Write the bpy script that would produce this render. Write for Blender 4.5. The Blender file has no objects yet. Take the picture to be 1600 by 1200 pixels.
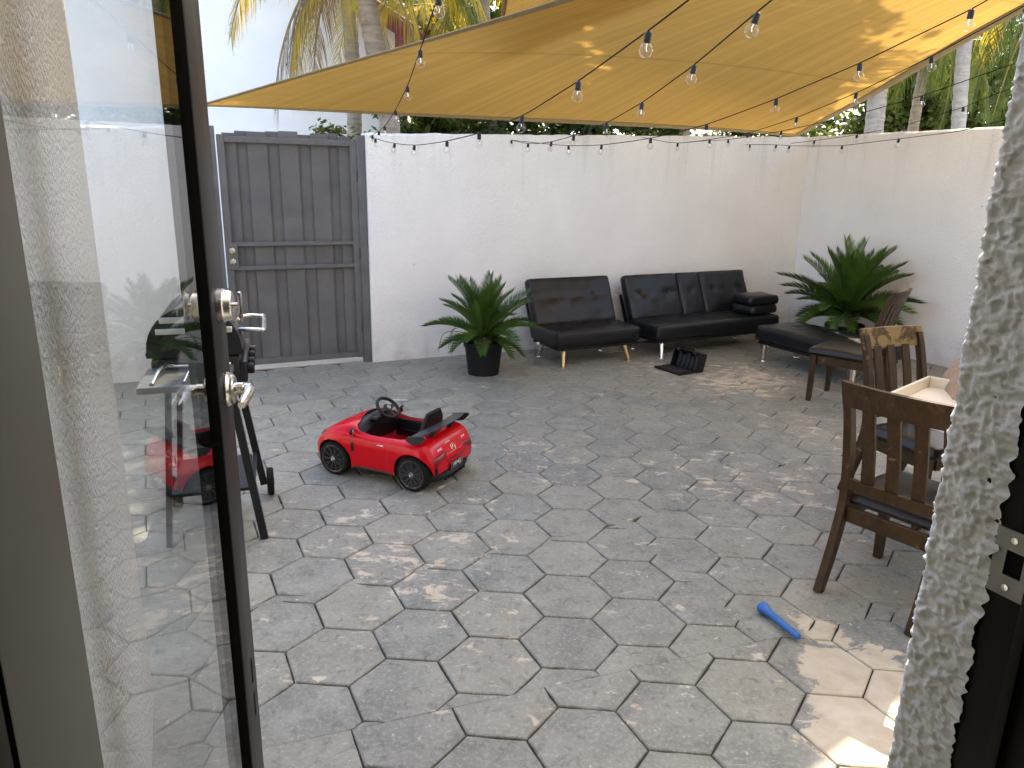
import bpy, bmesh, math, random
import numpy as np
from mathutils import Vector, Matrix, noise
from mathutils.bvhtree import BVHTree
random.seed(7); RNG = random.Random(11)
S = bpy.context.scene
COL = S.collection
R = math.radians

# ------------------------------------------------------------------ camera, sky, sun, exposure
FPX, PITCH, ROLL, EYE = 1150.0, 0.267, 0.0187, 1.72
_f = Vector((0, math.cos(PITCH), -math.sin(PITCH)))
_r0 = Vector((1, 0, 0)); _u0 = Vector((0, math.sin(PITCH), math.cos(PITCH)))
_r = _r0 * math.cos(ROLL) + _u0 * math.sin(ROLL)
_u = -_r0 * math.sin(ROLL) + _u0 * math.cos(ROLL)
cd = bpy.data.cameras.new('camera'); cam = bpy.data.objects.new('camera', cd); COL.objects.link(cam)
M = Matrix.Identity(4)
for i in range(3):
    M[i][0] = _r[i]; M[i][1] = _u[i]; M[i][2] = -_f[i]
M[2][3] = EYE
cam.matrix_world = M
cd.sensor_width = 36; cd.lens = FPX / 1600 * 36
cd.clip_start = 0.02; cd.clip_end = 600
S.camera = cam

SUN_AZ, SUN_EL = R(29.4), R(52)          # azimuth measured clockwise from +Y
w = bpy.data.worlds.new('World'); S.world = w; w.use_nodes = True
wn = w.node_tree
sky = wn.nodes.new('ShaderNodeTexSky'); sky.sky_type = 'NISHITA'; sky.sun_disc = False
sky.sun_elevation = SUN_EL; sky.sun_rotation = SUN_AZ
sky.air_density = 1.0; sky.dust_density = 2.0; sky.ozone_density = 1.0
bg = wn.nodes['Background']; bg.inputs['Strength'].default_value = 0.15
wn.links.new(sky.outputs[0], bg.inputs[0])
sl = bpy.data.lights.new('sun', 'SUN'); sl.energy = 3.2; sl.angle = R(0.53); sl.color = (1, 0.88, 0.68)
so = bpy.data.objects.new('sun', sl); COL.objects.link(so)
sd = Vector((math.sin(SUN_AZ) * math.cos(SUN_EL), math.cos(SUN_AZ) * math.cos(SUN_EL), math.sin(SUN_EL)))
so.rotation_euler = sd.to_track_quat('Z', 'Y').to_euler(); so.location = (0, 0, 30)
S.view_settings.view_transform = 'Standard'; S.view_settings.look = 'None'
S.view_settings.exposure = 2.35; S.view_settings.gamma = 1.0
S.view_settings.use_curve_mapping = False
S.render.engine = 'CYCLES'
S.cycles.use_denoising = True
S.cycles.max_bounces = 10; S.cycles.diffuse_bounces = 5; S.cycles.glossy_bounces = 5
S.cycles.transmission_bounces = 8; S.cycles.transparent_max_bounces = 24
S.cycles.sample_clamp_indirect = 6.0
S.cycles.caustics_reflective = False; S.cycles.caustics_refractive = False

# ------------------------------------------------------------------ frames of reference
UA = math.atan2(0.416, 0.909)                    # direction of the back wall
U = Vector((math.cos(UA), math.sin(UA), 0)); V = Vector((-math.sin(UA), math.cos(UA), 0))
def hp(u, v, z=0.0): return U * u + V * v + Vector((0, 0, z))
def px(x, y, depth):                              # point at forward distance `depth` on the line of sight
    d = _f * FPX + _r * (x - 800) + _u * (600 - y)
    t = depth / d.y
    return Vector((0, 0, EYE)) + d * t
def gx(x, y, z=0.0):
    d = _f * FPX + _r * (x - 800) + _u * (600 - y)
    return Vector((0, 0, EYE)) + d * ((z - EYE) / d.z)

# ------------------------------------------------------------------ scene helpers
def put(o, parent=None):
    COL.objects.link(o)
    if parent is not None: o.parent = parent
    return o
def tag(o, label=None, cat=None, group=None, kind=None):
    if label: o['label'] = label
    if cat: o['category'] = cat
    if group: o['group'] = group
    if kind: o['kind'] = kind
    return o
def empty(name, loc=(0, 0, 0), rz=0.0, label=None, cat=None, group=None, rot=None):
    o = bpy.data.objects.new(name, None); o.empty_display_size = 0.1
    o.location = loc; o.rotation_euler = rot if rot else (0, 0, rz)
    put(o); return tag(o, label, cat, group)
def copy_tree(o, parent=None):
    c = o.copy(); COL.objects.link(c)
    c.parent = parent
    for ch in o.children: copy_tree(ch, c)
    return c

class MB:
    def __init__(s): s.v = []; s.f = []; s.m = []; s.cur = 0
    def add(s, vs, fs, mi=None):
        b = len(s.v); s.v += [tuple(p) for p in vs]
        s.f += [tuple(b + i for i in f) for f in fs]; s.m += [s.cur if mi is None else mi] * len(fs)
    def box(s, lo, hi, M=None):
        x0, y0, z0 = lo; x1, y1, z1 = hi
        vs = [Vector(p) for p in ((x0,y0,z0),(x1,y0,z0),(x1,y1,z0),(x0,y1,z0),(x0,y0,z1),(x1,y0,z1),(x1,y1,z1),(x0,y1,z1))]
        if M is not None: vs = [M @ p for p in vs]
        s.add(vs, [(0,3,2,1),(4,5,6,7),(0,1,5,4),(1,2,6,5),(2,3,7,6),(3,0,4,7)]); return s
    def bbox(s, lo, hi, r=0.005, seg=2, M=None):
        bm = bmesh.new(); bmesh.ops.create_cube(bm, size=1)
        lo = Vector(lo); hi = Vector(hi)
        for v in bm.verts: v.co = Vector([(lo[i] + hi[i]) / 2 + v.co[i] * (hi[i] - lo[i]) for i in range(3)])
        bmesh.ops.bevel(bm, geom=bm.edges[:], offset=r, segments=seg, profile=0.5, affect='EDGES')
        s.addbm(bm, M); return s
    def addbm(s, bm, M=None):
        bm.verts.index_update()
        s.add([(M @ v.co if M is not None else v.co) for v in bm.verts], [[v.index for v in f.verts] for f in bm.faces]); bm.free()
    def tube(s, pts, r, n=8, cap=True, closed=False):
        pts = [Vector(p) for p in pts]; k = len(pts)
        rs = r if isinstance(r, (list, tuple)) else [r] * k
        rings = []; prev = None
        for i, p in enumerate(pts):
            if closed: t = pts[(i + 1) % k] - pts[i - 1]
            else: t = pts[min(i + 1, k - 1)] - pts[max(i - 1, 0)]
            t.normalize()
            if prev is None:
                a = Vector((0, 0, 1)) if abs(t.z) < 0.9 else Vector((1, 0, 0)); e1 = (a - t * a.dot(t)).normalized()
            else:
                e1 = prev - t * prev.dot(t)
                e1.normalize()
            prev = e1; e2 = t.cross(e1)
            rings.append([p + (e1 * math.cos(2 * math.pi * j / n) + e2 * math.sin(2 * math.pi * j / n)) * rs[i] for j in range(n)])
        vs = [q for rg in rings for q in rg]; fs = []
        kk = k if closed else k - 1
        for i in range(kk):
            a = i * n; b = ((i + 1) % k) * n
            for j in range(n): fs.append((a + j, a + (j + 1) % n, b + (j + 1) % n, b + j))
        if cap and not closed: fs.append(tuple(range(n - 1, -1, -1))); fs.append(tuple(range((k - 1) * n, k * n)))
        s.add(vs, fs); return s
    def bar(s, pts, ws, hs, side):              # rectangular section swept along pts; width along `side`
        pts = [Vector(p) for p in pts]; k = len(pts); side = Vector(side).normalized(); vs = []
        ws = ws if isinstance(ws, (list, tuple)) else [ws] * k; hs = hs if isinstance(hs, (list, tuple)) else [hs] * k
        for i, p in enumerate(pts):
            t = (pts[min(i + 1, k - 1)] - pts[max(i - 1, 0)]).normalized()
            sd_ = (side - t * side.dot(t)).normalized(); n_ = t.cross(sd_)
            for a, b in ((-1, -1), (1, -1), (1, 1), (-1, 1)): vs.append(p + sd_ * a * ws[i] / 2 + n_ * b * hs[i] / 2)
        fs = [(3, 2, 1, 0), tuple(range(4 * k - 4, 4 * k))]
        for i in range(k - 1):
            for j in range(4): fs.append((4 * i + j, 4 * i + (j + 1) % 4, 4 * i + 4 + (j + 1) % 4, 4 * i + 4 + j))
        s.add(vs, fs); return s
    def lathe(s, prof, n=24, M=None, closed=False):
        vs = []
        for (r_, z_) in prof:
            for j in range(n):
                a = 2 * math.pi * j / n; p = Vector((r_ * math.cos(a), r_ * math.sin(a), z_))
                vs.append(M @ p if M is not None else p)
        fs = []; k = len(prof)
        for i in range(k if closed else k - 1):
            i2 = (i + 1) % k
            for j in range(n): fs.append((i * n + j, i * n + (j + 1) % n, i2 * n + (j + 1) % n, i2 * n + j))
        if not closed:
            if prof[0][0] > 1e-6: fs.append(tuple(range(n - 1, -1, -1)))
            if prof[-1][0] > 1e-6: fs.append(tuple(range((k - 1) * n, k * n)))
        s.add(vs, fs); return s
    def prism(s, poly, z0, z1, M=None):
        n = len(poly); vs = [Vector((x, y, z0)) for x, y in poly] + [Vector((x, y, z1)) for x, y in poly]
        if M is not None: vs = [M @ p for p in vs]
        fs = [tuple(range(n - 1, -1, -1)), tuple(range(n, 2 * n))] + [(i, (i + 1) % n, n + (i + 1) % n, n + i) for i in range(n)]
        s.add(vs, fs); return s
    def grid(s, P, mi=None):                     # P[i][j] points
        a = len(P); b = len(P[0])
        s.add([q for row in P for q in row], [(i * b + j, (i + 1) * b + j, (i + 1) * b + j + 1, i * b + j + 1) for i in range(a - 1) for j in range(b - 1)], mi); return s
    def mesh(s, name, mats, smooth=None):
        me = bpy.data.meshes.new(name); me.from_pydata(s.v, [], s.f)
        for m in (mats if isinstance(mats, (list, tuple)) else [mats]): me.materials.append(m)
        if max(s.m, default=0): me.polygons.foreach_set('material_index', s.m)
        me.validate(); me.update()
        if smooth is not None:
            me.polygons.foreach_set('use_smooth', [True] * len(me.polygons))
            if smooth < 180: me.set_sharp_from_angle(angle=R(smooth))
        return me
    def build(s, name, mats, parent=None, smooth=None, loc=None, rz=None):
        o = bpy.data.objects.new(name, s.mesh(name, mats, smooth)); put(o, parent)
        if loc is not None: o.location = loc
        if rz is not None: o.rotation_euler = (0, 0, rz)
        return o
def T(x=0, y=0, z=0): return Matrix.Translation((x, y, z))
def RX(a): return Matrix.Rotation(a, 4, 'X')
def RY(a): return Matrix.Rotation(a, 4, 'Y')
def RZ(a): return Matrix.Rotation(a, 4, 'Z')
def spline(pts, n):                               # Catmull-Rom through points
    pts = [Vector(p) for p in pts]; out = []; k = len(pts)
    for i in range(n):
        t = i / (n - 1) * (k - 1); a = min(int(t), k - 2); f = t - a
        p0, p1, p2, p3 = pts[max(a - 1, 0)], pts[a], pts[a + 1], pts[min(a + 2, k - 1)]
        out.append(0.5 * ((2 * p1) + (p2 - p0) * f + (2 * p0 - 5 * p1 + 4 * p2 - p3) * f * f + (3 * p1 - p0 - 3 * p2 + p3) * f ** 3))
    return out
def lerp(a, b, t): return a + (b - a) * t
def table(x, tab):
    for (a, b), (c, d) in zip(tab, tab[1:]):
        if x <= c:
            t = (x - a) / (c - a); t = max(0, min(1, t)); return b + (d - b) * t
    return tab[-1][1]

# ------------------------------------------------------------------ materials
class NT:
    def __init__(s, name):
        s.m = bpy.data.materials.new(name); s.m.use_nodes = True; s.t = s.m.node_tree
        s.b = s.t.nodes['Principled BSDF']; s.out = s.t.nodes['Material Output']
    def n(s, typ, **kw):
        nd = s.t.nodes.new(typ)
        for k, v in kw.items(): setattr(nd, k, v)
        return nd
    def l(s, a, b): s.t.links.new(a, b)
    def coord(s, kind='Object', scale=None):
        if kind == 'World': o = s.n('ShaderNodeNewGeometry').outputs['Position']
        else: o = s.n('ShaderNodeTexCoord').outputs[kind]
        if scale:
            mp = s.n('ShaderNodeMapping'); mp.inputs['Scale'].default_value = scale; s.l(o, mp.inputs[0]); o = mp.outputs[0]
        return o
    def noise(s, co, scale, detail=4, rough=0.55, dist=0.0):
        nd = s.n('ShaderNodeTexNoise'); nd.inputs['Scale'].default_value = scale; nd.inputs['Detail'].default_value = detail
        nd.inputs['Roughness'].default_value = rough; nd.inputs['Distortion'].default_value = dist
        s.l(co, nd.inputs['Vector']); return nd.outputs[0]
    def ramp(s, f, a, b, c0=(0,0,0), c1=(1,1,1)):
        nd = s.n('ShaderNodeValToRGB'); nd.color_ramp.elements[0].position = a; nd.color_ramp.elements[1].position = b
        nd.color_ramp.elements[0].color = (*c0, 1); nd.color_ramp.elements[1].color = (*c1, 1); s.l(f, nd.inputs[0]); return nd.outputs[0]
    def mix(s, f, a, b, blend='MIX'):
        nd = s.n('ShaderNodeMix', data_type='RGBA', blend_type=blend)
        for sock, v in ((nd.inputs[0], f), (nd.inputs[6], a), (nd.inputs[7], b)):
            if isinstance(v, (int, float)): sock.default_value = v
            elif isinstance(v, tuple): sock.default_value = (*v, 1)
            else: s.l(v, sock)
        return nd.outputs[2]
    def math(s, op, a, b=None, clamp=False):
        nd = s.n('ShaderNodeMath', operation=op, use_clamp=clamp)
        for sock, v in ((nd.inputs[0], a), (nd.inputs[1], b)):
            if v is None: continue
            if isinstance(v, (int, float)): sock.default_value = v
            else: s.l(v, sock)
        return nd.outputs[0]
    def bump(s, h, strength, dist, prev=None):
        nd = s.n('ShaderNodeBump'); nd.inputs['Strength'].default_value = strength; nd.inputs['Distance'].default_value = dist
        s.l(h, nd.inputs['Height'])
        if prev is not None: s.l(prev, nd.inputs['Normal'])
        return nd.outputs[0]
    def set(s, **kw):
        names = dict(col='Base Color', rough='Roughness', metal='Metallic', normal='Normal', coat='Coat Weight', spec='Specular IOR Level', sheen='Sheen Weight', trans='Transmission Weight', ior='IOR', coatr='Coat Roughness')
        for k, v in kw.items():
            sk = s.b.inputs[names[k]]
            if isinstance(v, tuple): sk.default_value = (*v, 1)
            elif isinstance(v, (int, float)): sk.default_value = v
            else: s.l(v, sk)
        return s.m
def simple(name, col, rough=0.5, metal=0.0, var=0.15, vs=6.0, bump=None, coat=0.0, spec=0.5, rv=0.1, coords='Object'):
    t = NT(name); co = t.coord(coords)
    nz = t.noise(co, vs, 5)
    c = t.mix(t.ramp(nz, 0.3, 0.7), tuple(x * (1 - var) for x in col), tuple(min(1, x * (1 + var)) for x in col))
    rr = t.math('ADD', t.math('MULTIPLY', t.noise(co, vs * 2.3, 3), rv * 2), rough - rv)
    kw = dict(col=c, rough=rr, metal=metal, coat=coat, spec=spec)
    if bump: kw['normal'] = t.bump(t.noise(co, bump[0], 6, 0.6), bump[1], bump[2])
    return t.set(**kw)

def mat_paver():
    t = NT('stamped_concrete'); P = t.coord('World'); oi = t.n('ShaderNodeObjectInfo').outputs['Random']
    o2 = t.math('FRACT', t.math('MULTIPLY', oi, 7.31))
    big = t.noise(P, 0.8, 3); med = t.noise(P, 6, 6, 0.6); fine = t.noise(P, 60, 6, 0.7)
    c = t.mix(t.ramp(med, 0.3, 0.72), (0.120, 0.124, 0.108), (0.285, 0.284, 0.246))
    c = t.mix(t.math('MULTIPLY', oi, 0.30), c, (0.115, 0.120, 0.114))
    c = t.mix(t.math('MULTIPLY', t.ramp(big, 0.35, 0.65), 0.4), c, (0.26, 0.252, 0.208))
    c = t.mix(t.math('MULTIPLY', t.math('MULTIPLY', o2, o2), 0.45), c, (0.30, 0.280, 0.215))
    c = t.mix(t.math('MULTIPLY', t.ramp(fine, 0.50, 0.66), 0.5), c, (0.38, 0.385, 0.36))
    dk = t.noise(P, 22, 8, 0.7, 0.6)
    c = t.mix(t.math('MULTIPLY', t.ramp(dk, 0.53, 0.68), 0.6), c, (0.07, 0.073, 0.068))
    # areas where the grey sealer has worn through to the cream concrete, plus a dense cream patch by the pillar
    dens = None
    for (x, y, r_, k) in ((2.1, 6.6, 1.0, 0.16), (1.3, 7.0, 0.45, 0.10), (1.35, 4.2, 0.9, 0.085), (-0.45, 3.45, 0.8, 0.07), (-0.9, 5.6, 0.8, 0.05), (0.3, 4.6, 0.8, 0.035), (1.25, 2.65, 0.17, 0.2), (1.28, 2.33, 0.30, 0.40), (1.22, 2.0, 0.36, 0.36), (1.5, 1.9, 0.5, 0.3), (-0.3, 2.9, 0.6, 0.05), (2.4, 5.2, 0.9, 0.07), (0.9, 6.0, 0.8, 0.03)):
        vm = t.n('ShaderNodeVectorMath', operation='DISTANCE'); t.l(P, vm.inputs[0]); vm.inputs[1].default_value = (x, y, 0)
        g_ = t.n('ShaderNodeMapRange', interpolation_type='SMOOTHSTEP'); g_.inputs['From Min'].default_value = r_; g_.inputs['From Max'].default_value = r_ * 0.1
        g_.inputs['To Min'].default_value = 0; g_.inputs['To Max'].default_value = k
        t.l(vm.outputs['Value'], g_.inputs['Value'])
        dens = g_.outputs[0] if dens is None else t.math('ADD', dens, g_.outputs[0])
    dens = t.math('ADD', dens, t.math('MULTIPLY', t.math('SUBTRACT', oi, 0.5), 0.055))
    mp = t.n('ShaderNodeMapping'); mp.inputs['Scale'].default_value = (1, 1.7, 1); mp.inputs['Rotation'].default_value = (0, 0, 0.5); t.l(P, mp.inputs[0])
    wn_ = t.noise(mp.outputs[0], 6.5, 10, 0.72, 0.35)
    wear_cream = t.ramp(t.math('ADD', wn_, dens), 0.615, 0.645)
    sp = t.ramp(t.noise(P, 26, 5, 0.65, 0.5), 0.665, 0.69)
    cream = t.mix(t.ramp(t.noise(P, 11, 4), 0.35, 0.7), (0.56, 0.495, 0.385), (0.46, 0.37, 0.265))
    c = t.mix(t.math('MULTIPLY', wear_cream, 0.85), c, cream)
    c = t.mix(t.math('MULTIPLY', sp, 0.7), c, (0.55, 0.53, 0.47))
    # pale scrapes
    mp2 = t.n('ShaderNodeMapping'); mp2.inputs['Scale'].default_value = (2.2, 26, 1); mp2.inputs['Rotation'].default_value = (0, 0, -0.5); t.l(P, mp2.inputs[0])
    sc = t.ramp(t.noise(mp2.outputs[0], 1.6, 7, 0.7), 0.60, 0.74)
    zone = t.ramp(t.noise(P, 1.7, 2), 0.52, 0.66)
    c = t.mix(t.math('MULTIPLY', t.math('MULTIPLY', sc, zone), 0.6), c, (0.55, 0.56, 0.56))
    n1 = t.bump(med, 0.6, 0.010); n2 = t.bump(t.noise(P, 30, 9, 0.72), 0.8, 0.007, n1); n3 = t.bump(wear_cream, 0.35, 0.002, n2)
    rr = t.math('ADD', t.math('MULTIPLY', wear_cream, 0.15), t.math('ADD', t.math('MULTIPLY', dk, 0.25), 0.42))
    return t.set(col=c, rough=rr, normal=n3, spec=0.4)
def mat_stucco(name, col, scale, strength, dist, stain=True):
    t = NT(name); P = t.coord('World')
    c = t.mix(t.ramp(t.noise(P, 1.3, 5), 0.3, 0.7), tuple(x * 0.9 for x in col), col)
    if stain:
        sep = t.n('ShaderNodeSeparateXYZ'); t.l(P, sep.inputs[0])
        low = t.n('ShaderNodeMapRange'); low.inputs['From Min'].default_value = 0.35; low.inputs['From Max'].default_value = 0.0
        t.l(sep.outputs[2], low.inputs['Value'])
        f = t.math('MULTIPLY', low.outputs[0], t.ramp(t.noise(P, 5, 5), 0.35, 0.7))
        c = t.mix(t.math('MULTIPLY', f, 0.55), c, (0.36, 0.33, 0.29))
        mp = t.n('ShaderNodeMapping'); mp.inputs['Scale'].default_value = (9, 9, 0.35); t.l(P, mp.inputs[0])
        hi = t.n('ShaderNodeMapRange'); hi.inputs['From Min'].default_value = 1.5; hi.inputs['From Max'].default_value = 2.3; t.l(sep.outputs[2], hi.inputs['Value'])
        drip = t.math('MULTIPLY', t.ramp(t.noise(mp.outputs[0], 1, 5), 0.56, 0.75), hi.outputs[0])
        c = t.mix(t.math('MULTIPLY', drip, 0.4), c, (0.33, 0.33, 0.32))
        sp = t.ramp(t.noise(P, 9, 3, 0.5), 0.765, 0.78)
        c = t.mix(t.math('MULTIPLY', sp, 0.55), c, (0.2, 0.18, 0.16))
    vo = t.n('ShaderNodeTexVoronoi', feature='SMOOTH_F1'); vo.inputs['Scale'].default_value = scale * 0.8; vo.inputs['Smoothness'].default_value = 0.6
    ad = t.n('ShaderNodeVectorMath', operation='ADD'); t.l(P, ad.inputs[0])
    nn = t.n('ShaderNodeTexNoise'); nn.inputs['Scale'].default_value = scale * 0.6; t.l(P, nn.inputs['Vector'])
    scl = t.n('ShaderNodeVectorMath', operation='SCALE'); scl.inputs['Scale'].default_value = 0.9 / scale; t.l(nn.outputs[1], scl.inputs[0]); t.l(scl.outputs[0], ad.inputs[1]); t.l(ad.outputs[0], vo.inputs['Vector'])
    h = t.math('ADD', t.math('MULTIPLY', t.noise(P, scale, 5, 0.6, 0.4), 0.8), t.math('MULTIPLY', vo.outputs['Distance'], -0.5))
    nrm = t.bump(h, strength, dist)
    return t.set(col=c, rough=0.9, normal=nrm, spec=0.2)
def mat_sail(name, col):
    t = NT(name); co = t.coord('UV')
    wv = t.n('ShaderNodeTexWave', wave_type='BANDS', bands_direction='X'); wv.inputs['Scale'].default_value = 55; wv.inputs['Distortion'].default_value = 0.6; t.l(co, wv.inputs[0])
    wv2 = t.n('ShaderNodeTexWave', wave_type='BANDS', bands_direction='Y'); wv2.inputs['Scale'].default_value = 90; wv2.inputs['Distortion'].default_value = 0.6; t.l(co, wv2.inputs[0])
    mp = t.n('ShaderNodeMapping'); mp.inputs['Scale'].default_value = (60, 1.3, 1); t.l(co, mp.inputs[0])
    st = t.noise(mp.outputs[0], 1.0, 5, 0.6)
    mp3 = t.n('ShaderNodeMapping'); mp3.inputs['Scale'].default_value = (1.1, 14, 1); mp3.inputs['Rotation'].default_value = (0, 0, 0.25); t.l(co, mp3.inputs[0])
    wr = t.noise(mp3.outputs[0], 1.4, 4, 0.55)
    c = t.mix(t.ramp(st, 0.3, 0.72), tuple(x * 0.82 for x in col), tuple(min(1, x * 1.12) for x in col))
    c = t.mix(t.math('MULTIPLY', wv.outputs[1], 0.16), c, tuple(x * 0.72 for x in col))
    c = t.mix(t.math('MULTIPLY', wv2.outputs[1], 0.14), c, tuple(x * 0.72 for x in col))
    h = t.math('ADD', t.math('MULTIPLY', wr, 1.0), t.math('MULTIPLY', st, 0.12))
    nrm = t.bump(h, 0.55, 0.06)
    sx = t.n('ShaderNodeSeparateXYZ'); t.l(co, sx.inputs[0])
    sm2 = t.ramp(t.math('PINGPONG', sx.outputs[1], 0.125), 0.0, 0.0035, (1, 1, 1), (0, 0, 0))
    c = t.mix(t.math('MULTIPLY', sm2, 0.5), c, tuple(x * 0.5 for x in col))
    d = t.n('ShaderNodeBsdfDiffuse'); tr = t.n('ShaderNodeBsdfTranslucent'); mx = t.n('ShaderNodeMixShader'); mx.inputs[0].default_value = 0.27
    t.l(c, d.inputs[0]); t.l(c, tr.inputs[0]); t.l(nrm, d.inputs['Normal']); t.l(nrm, tr.inputs['Normal'])
    t.l(d.outputs[0], mx.inputs[1]); t.l(tr.outputs[0], mx.inputs[2]); t.l(mx.outputs[0], t.out.inputs[0])
    return t.m
def mat_glass(name, tint=(0.97, 0.98, 0.97), ior=1.5, rough=0.0):
    t = NT(name); fr = t.n('ShaderNodeFresnel'); ge = t.n('ShaderNodeNewGeometry')
    t.l(t.math('ADD', t.math('MULTIPLY', ge.outputs['Backfacing'], 1 / ior - ior), ior), fr.inputs[0])   # both faces of a thin wall reflect alike
    tp = t.n('ShaderNodeBsdfTransparent'); tp.inputs[0].default_value = (*tint, 1)
    gl = t.n('ShaderNodeBsdfGlossy'); gl.inputs['Roughness'].default_value = rough
    mx = t.n('ShaderNodeMixShader'); t.l(fr.outputs[0], mx.inputs[0]); t.l(tp.outputs[0], mx.inputs[1]); t.l(gl.outputs[0], mx.inputs[2])
    t.l(mx.outputs[0], t.out.inputs[0]); return t.m
def mat_leaf(name, c0, c1, trans=0.35, rough=0.45):
    t = NT(name); oi = t.n('ShaderNodeObjectInfo').outputs['Random']; P = t.coord('World')
    f = t.math('ADD', t.math('MULTIPLY', t.noise(P, 3.0, 3), 0.7), t.math('MULTIPLY', oi, 0.35))
    c = t.mix(t.ramp(f, 0.25, 0.8), c0, c1)
    t.set(col=c, rough=rough, spec=0.4)
    tr = t.n('ShaderNodeBsdfTranslucent'); t.l(t.mix(0.5, c, (1, 0.9, 0.15), 'MULTIPLY'), tr.inputs[0])
    mx = t.n('ShaderNodeMixShader'); mx.inputs[0].default_value = trans
    t.l(t.b.outputs[0], mx.inputs[1]); t.l(tr.outputs[0], mx.inputs[2]); t.l(mx.outputs[0], t.out.inputs[0]); return t.m
def mat_wood(name, col, worn, amount):
    t = NT(name); co = t.coord('World', (7, 7, 2.0)); P = t.coord('World')
    g_ = t.noise(co, 6, 6, 0.6, 0.8)
    c = t.mix(t.ramp(g_, 0.3, 0.7), tuple(x * 0.6 for x in col), tuple(x * 1.35 for x in col))
    wn_ = t.noise(P, 14, 8, 0.7, 0.5); 
    geo = t.n('ShaderNodeNewGeometry')
    e = t.ramp(geo.outputs['Pointiness'], 0.50, 0.56)
    f = t.ramp(t.math('ADD', wn_, t.math('MULTIPLY', e, 0.08)), 0.70 - amount, 0.76 - amount)
    c = t.mix(t.math('MULTIPLY', f, 0.8), c, worn)
    nrm = t.bump(g_, 0.25, 0.002)
    return t.set(col=c, rough=t.math('ADD', t.math('MULTIPLY', wn_, 0.3), 0.3), normal=nrm, spec=0.22)
def mat_leather(name, col):
    t = NT(name); co = t.coord('Object')
    n1 = t.noise(co, 5, 5, 0.6, 0.8); n2 = t.noise(co, 120, 3)
    dust = t.ramp(t.noise(co, 3.5, 6, 0.65), 0.45, 0.8)
    c = t.mix(t.math('MULTIPLY', dust, 0.5), col, (0.018, 0.0175, 0.018))
    nrm = t.bump(n2, 0.12, 0.001, t.bump(n1, 0.22, 0.010))
    return t.set(col=c, rough=t.math('ADD', t.math('MULTIPLY', dust, 0.12), 0.32), normal=nrm, spec=0.32)
def mat_bark(name, c0, c1):
    t = NT(name); co = t.coord('Object'); mp = t.n('ShaderNodeMapping'); mp.inputs['Scale'].default_value = (3, 3, 26); t.l(co, mp.inputs[0])
    n1 = t.noise(mp.outputs[0], 1, 5); n2 = t.noise(co, 14, 5)
    c = t.mix(t.ramp(n1, 0.3, 0.7), c0, c1); c = t.mix(t.math('MULTIPLY', t.ramp(n2, 0.5, 0.7), 0.4), c, tuple(x * 0.5 for x in c0))
    return t.set(col=c, rough=0.9, normal=t.bump(t.math('ADD', n1, n2), 0.5, 0.02))

M_ = {}
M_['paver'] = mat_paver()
M_['joint'] = simple('joint_dirt', (0.035, 0.034, 0.031), 0.95, var=0.5, vs=30, coords='World')
M_['earth'] = simple('earth', (0.34, 0.32, 0.28), 0.95, var=0.25, vs=2, coords='World', bump=(20, 0.5, 0.02))
M_['stucco'] = mat_stucco('white_stucco', (0.82, 0.82, 0.825), 64, 0.85, 0.014)
M_['stucco_house'] = mat_stucco('house_stucco', (0.76, 0.74, 0.70), 95, 1.0, 0.035, False)
M_['stucco_near'] = mat_stucco('coarse_stucco', (0.60, 0.605, 0.605), 260, 0.35, 0.003, False)
M_['paint_white'] = mat_stucco('neighbour_render', (0.90, 0.89, 0.87), 8, 0.2, 0.01, False)
M_['gate'] = simple('gate_grey_paint', (0.112, 0.111, 0.112), 0.55, spec=0.3, var=0.14, vs=5, bump=(60, 0.12, 0.003))
M_['gate_wood'] = simple('gate_board_paint', (0.110, 0.109, 0.110), 0.6, spec=0.3, var=0.16, vs=4, bump=(30, 0.15, 0.004))
M_['steel'] = simple('brushed_steel', (0.62, 0.60, 0.56), 0.28, 1.0, var=0.06, vs=20)
M_['steel_dull'] = simple('dull_steel', (0.20, 0.195, 0.185), 0.42, 1.0, var=0.1, vs=30)
M_['chrome'] = simple('chrome', (0.75, 0.74, 0.72), 0.14, 1.0, var=0.05)
M_['gold'] = simple('brass_legs', (0.48, 0.36, 0.20), 0.3, 1.0, var=0.15, vs=20)
M_['black_metal'] = simple('black_metal', (0.010, 0.010, 0.011), 0.4, var=0.2, vs=10, spec=0.3)
M_['jamb'] = simple('black_frame', (0.006, 0.006, 0.006), 0.5, var=0.3, vs=4, spec=0.15)
M_['gasket'] = simple('rubber_gasket', (0.004, 0.004, 0.004), 0.8, spec=0.08)
M_['door_grey'] = simple('door_grey_paint', (0.020, 0.0198, 0.019), 0.45, 0.0, spec=0.14, var=0.08, vs=3)
M_['plastic'] = simple('black_plastic', (0.008, 0.008, 0.009), 0.45, var=0.2, vs=8, spec=0.28, bump=(40, 0.08, 0.002))
M_['plastic_grey'] = simple('charcoal_plastic', (0.022, 0.024, 0.026), 0.38, var=0.15, vs=8, spec=0.35)
M_['rubber'] = simple('tyre_rubber', (0.008, 0.008, 0.008), 0.8, var=0.3, vs=20, spec=0.2)
M_['rim'] = simple('dark_rim', (0.06, 0.062, 0.066), 0.3, 0.5)
M_['red'] = simple('red_car_plastic', (0.52, 0.002, 0.010), 0.2, var=0.05, vs=3, coat=0.10, rv=0.03, spec=0.22)
M_['red_in'] = simple('red_cabin_plastic', (0.40, 0.006, 0.014), 0.4, var=0.05)
M_['taillight'] = simple('tail_lamp', (0.20, 0.003, 0.008), 0.25, coat=0.1, spec=0.3, var=0.25, vs=40)
M_['orange'] = simple('brake_caliper', (0.36, 0.12, 0.03), 0.4)
M_['white_print'] = simple('white_print', (0.85, 0.85, 0.83), 0.4, var=0.02)
M_['leather'] = mat_leather('black_vinyl', (0.008, 0.0085, 0.0105))
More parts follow.
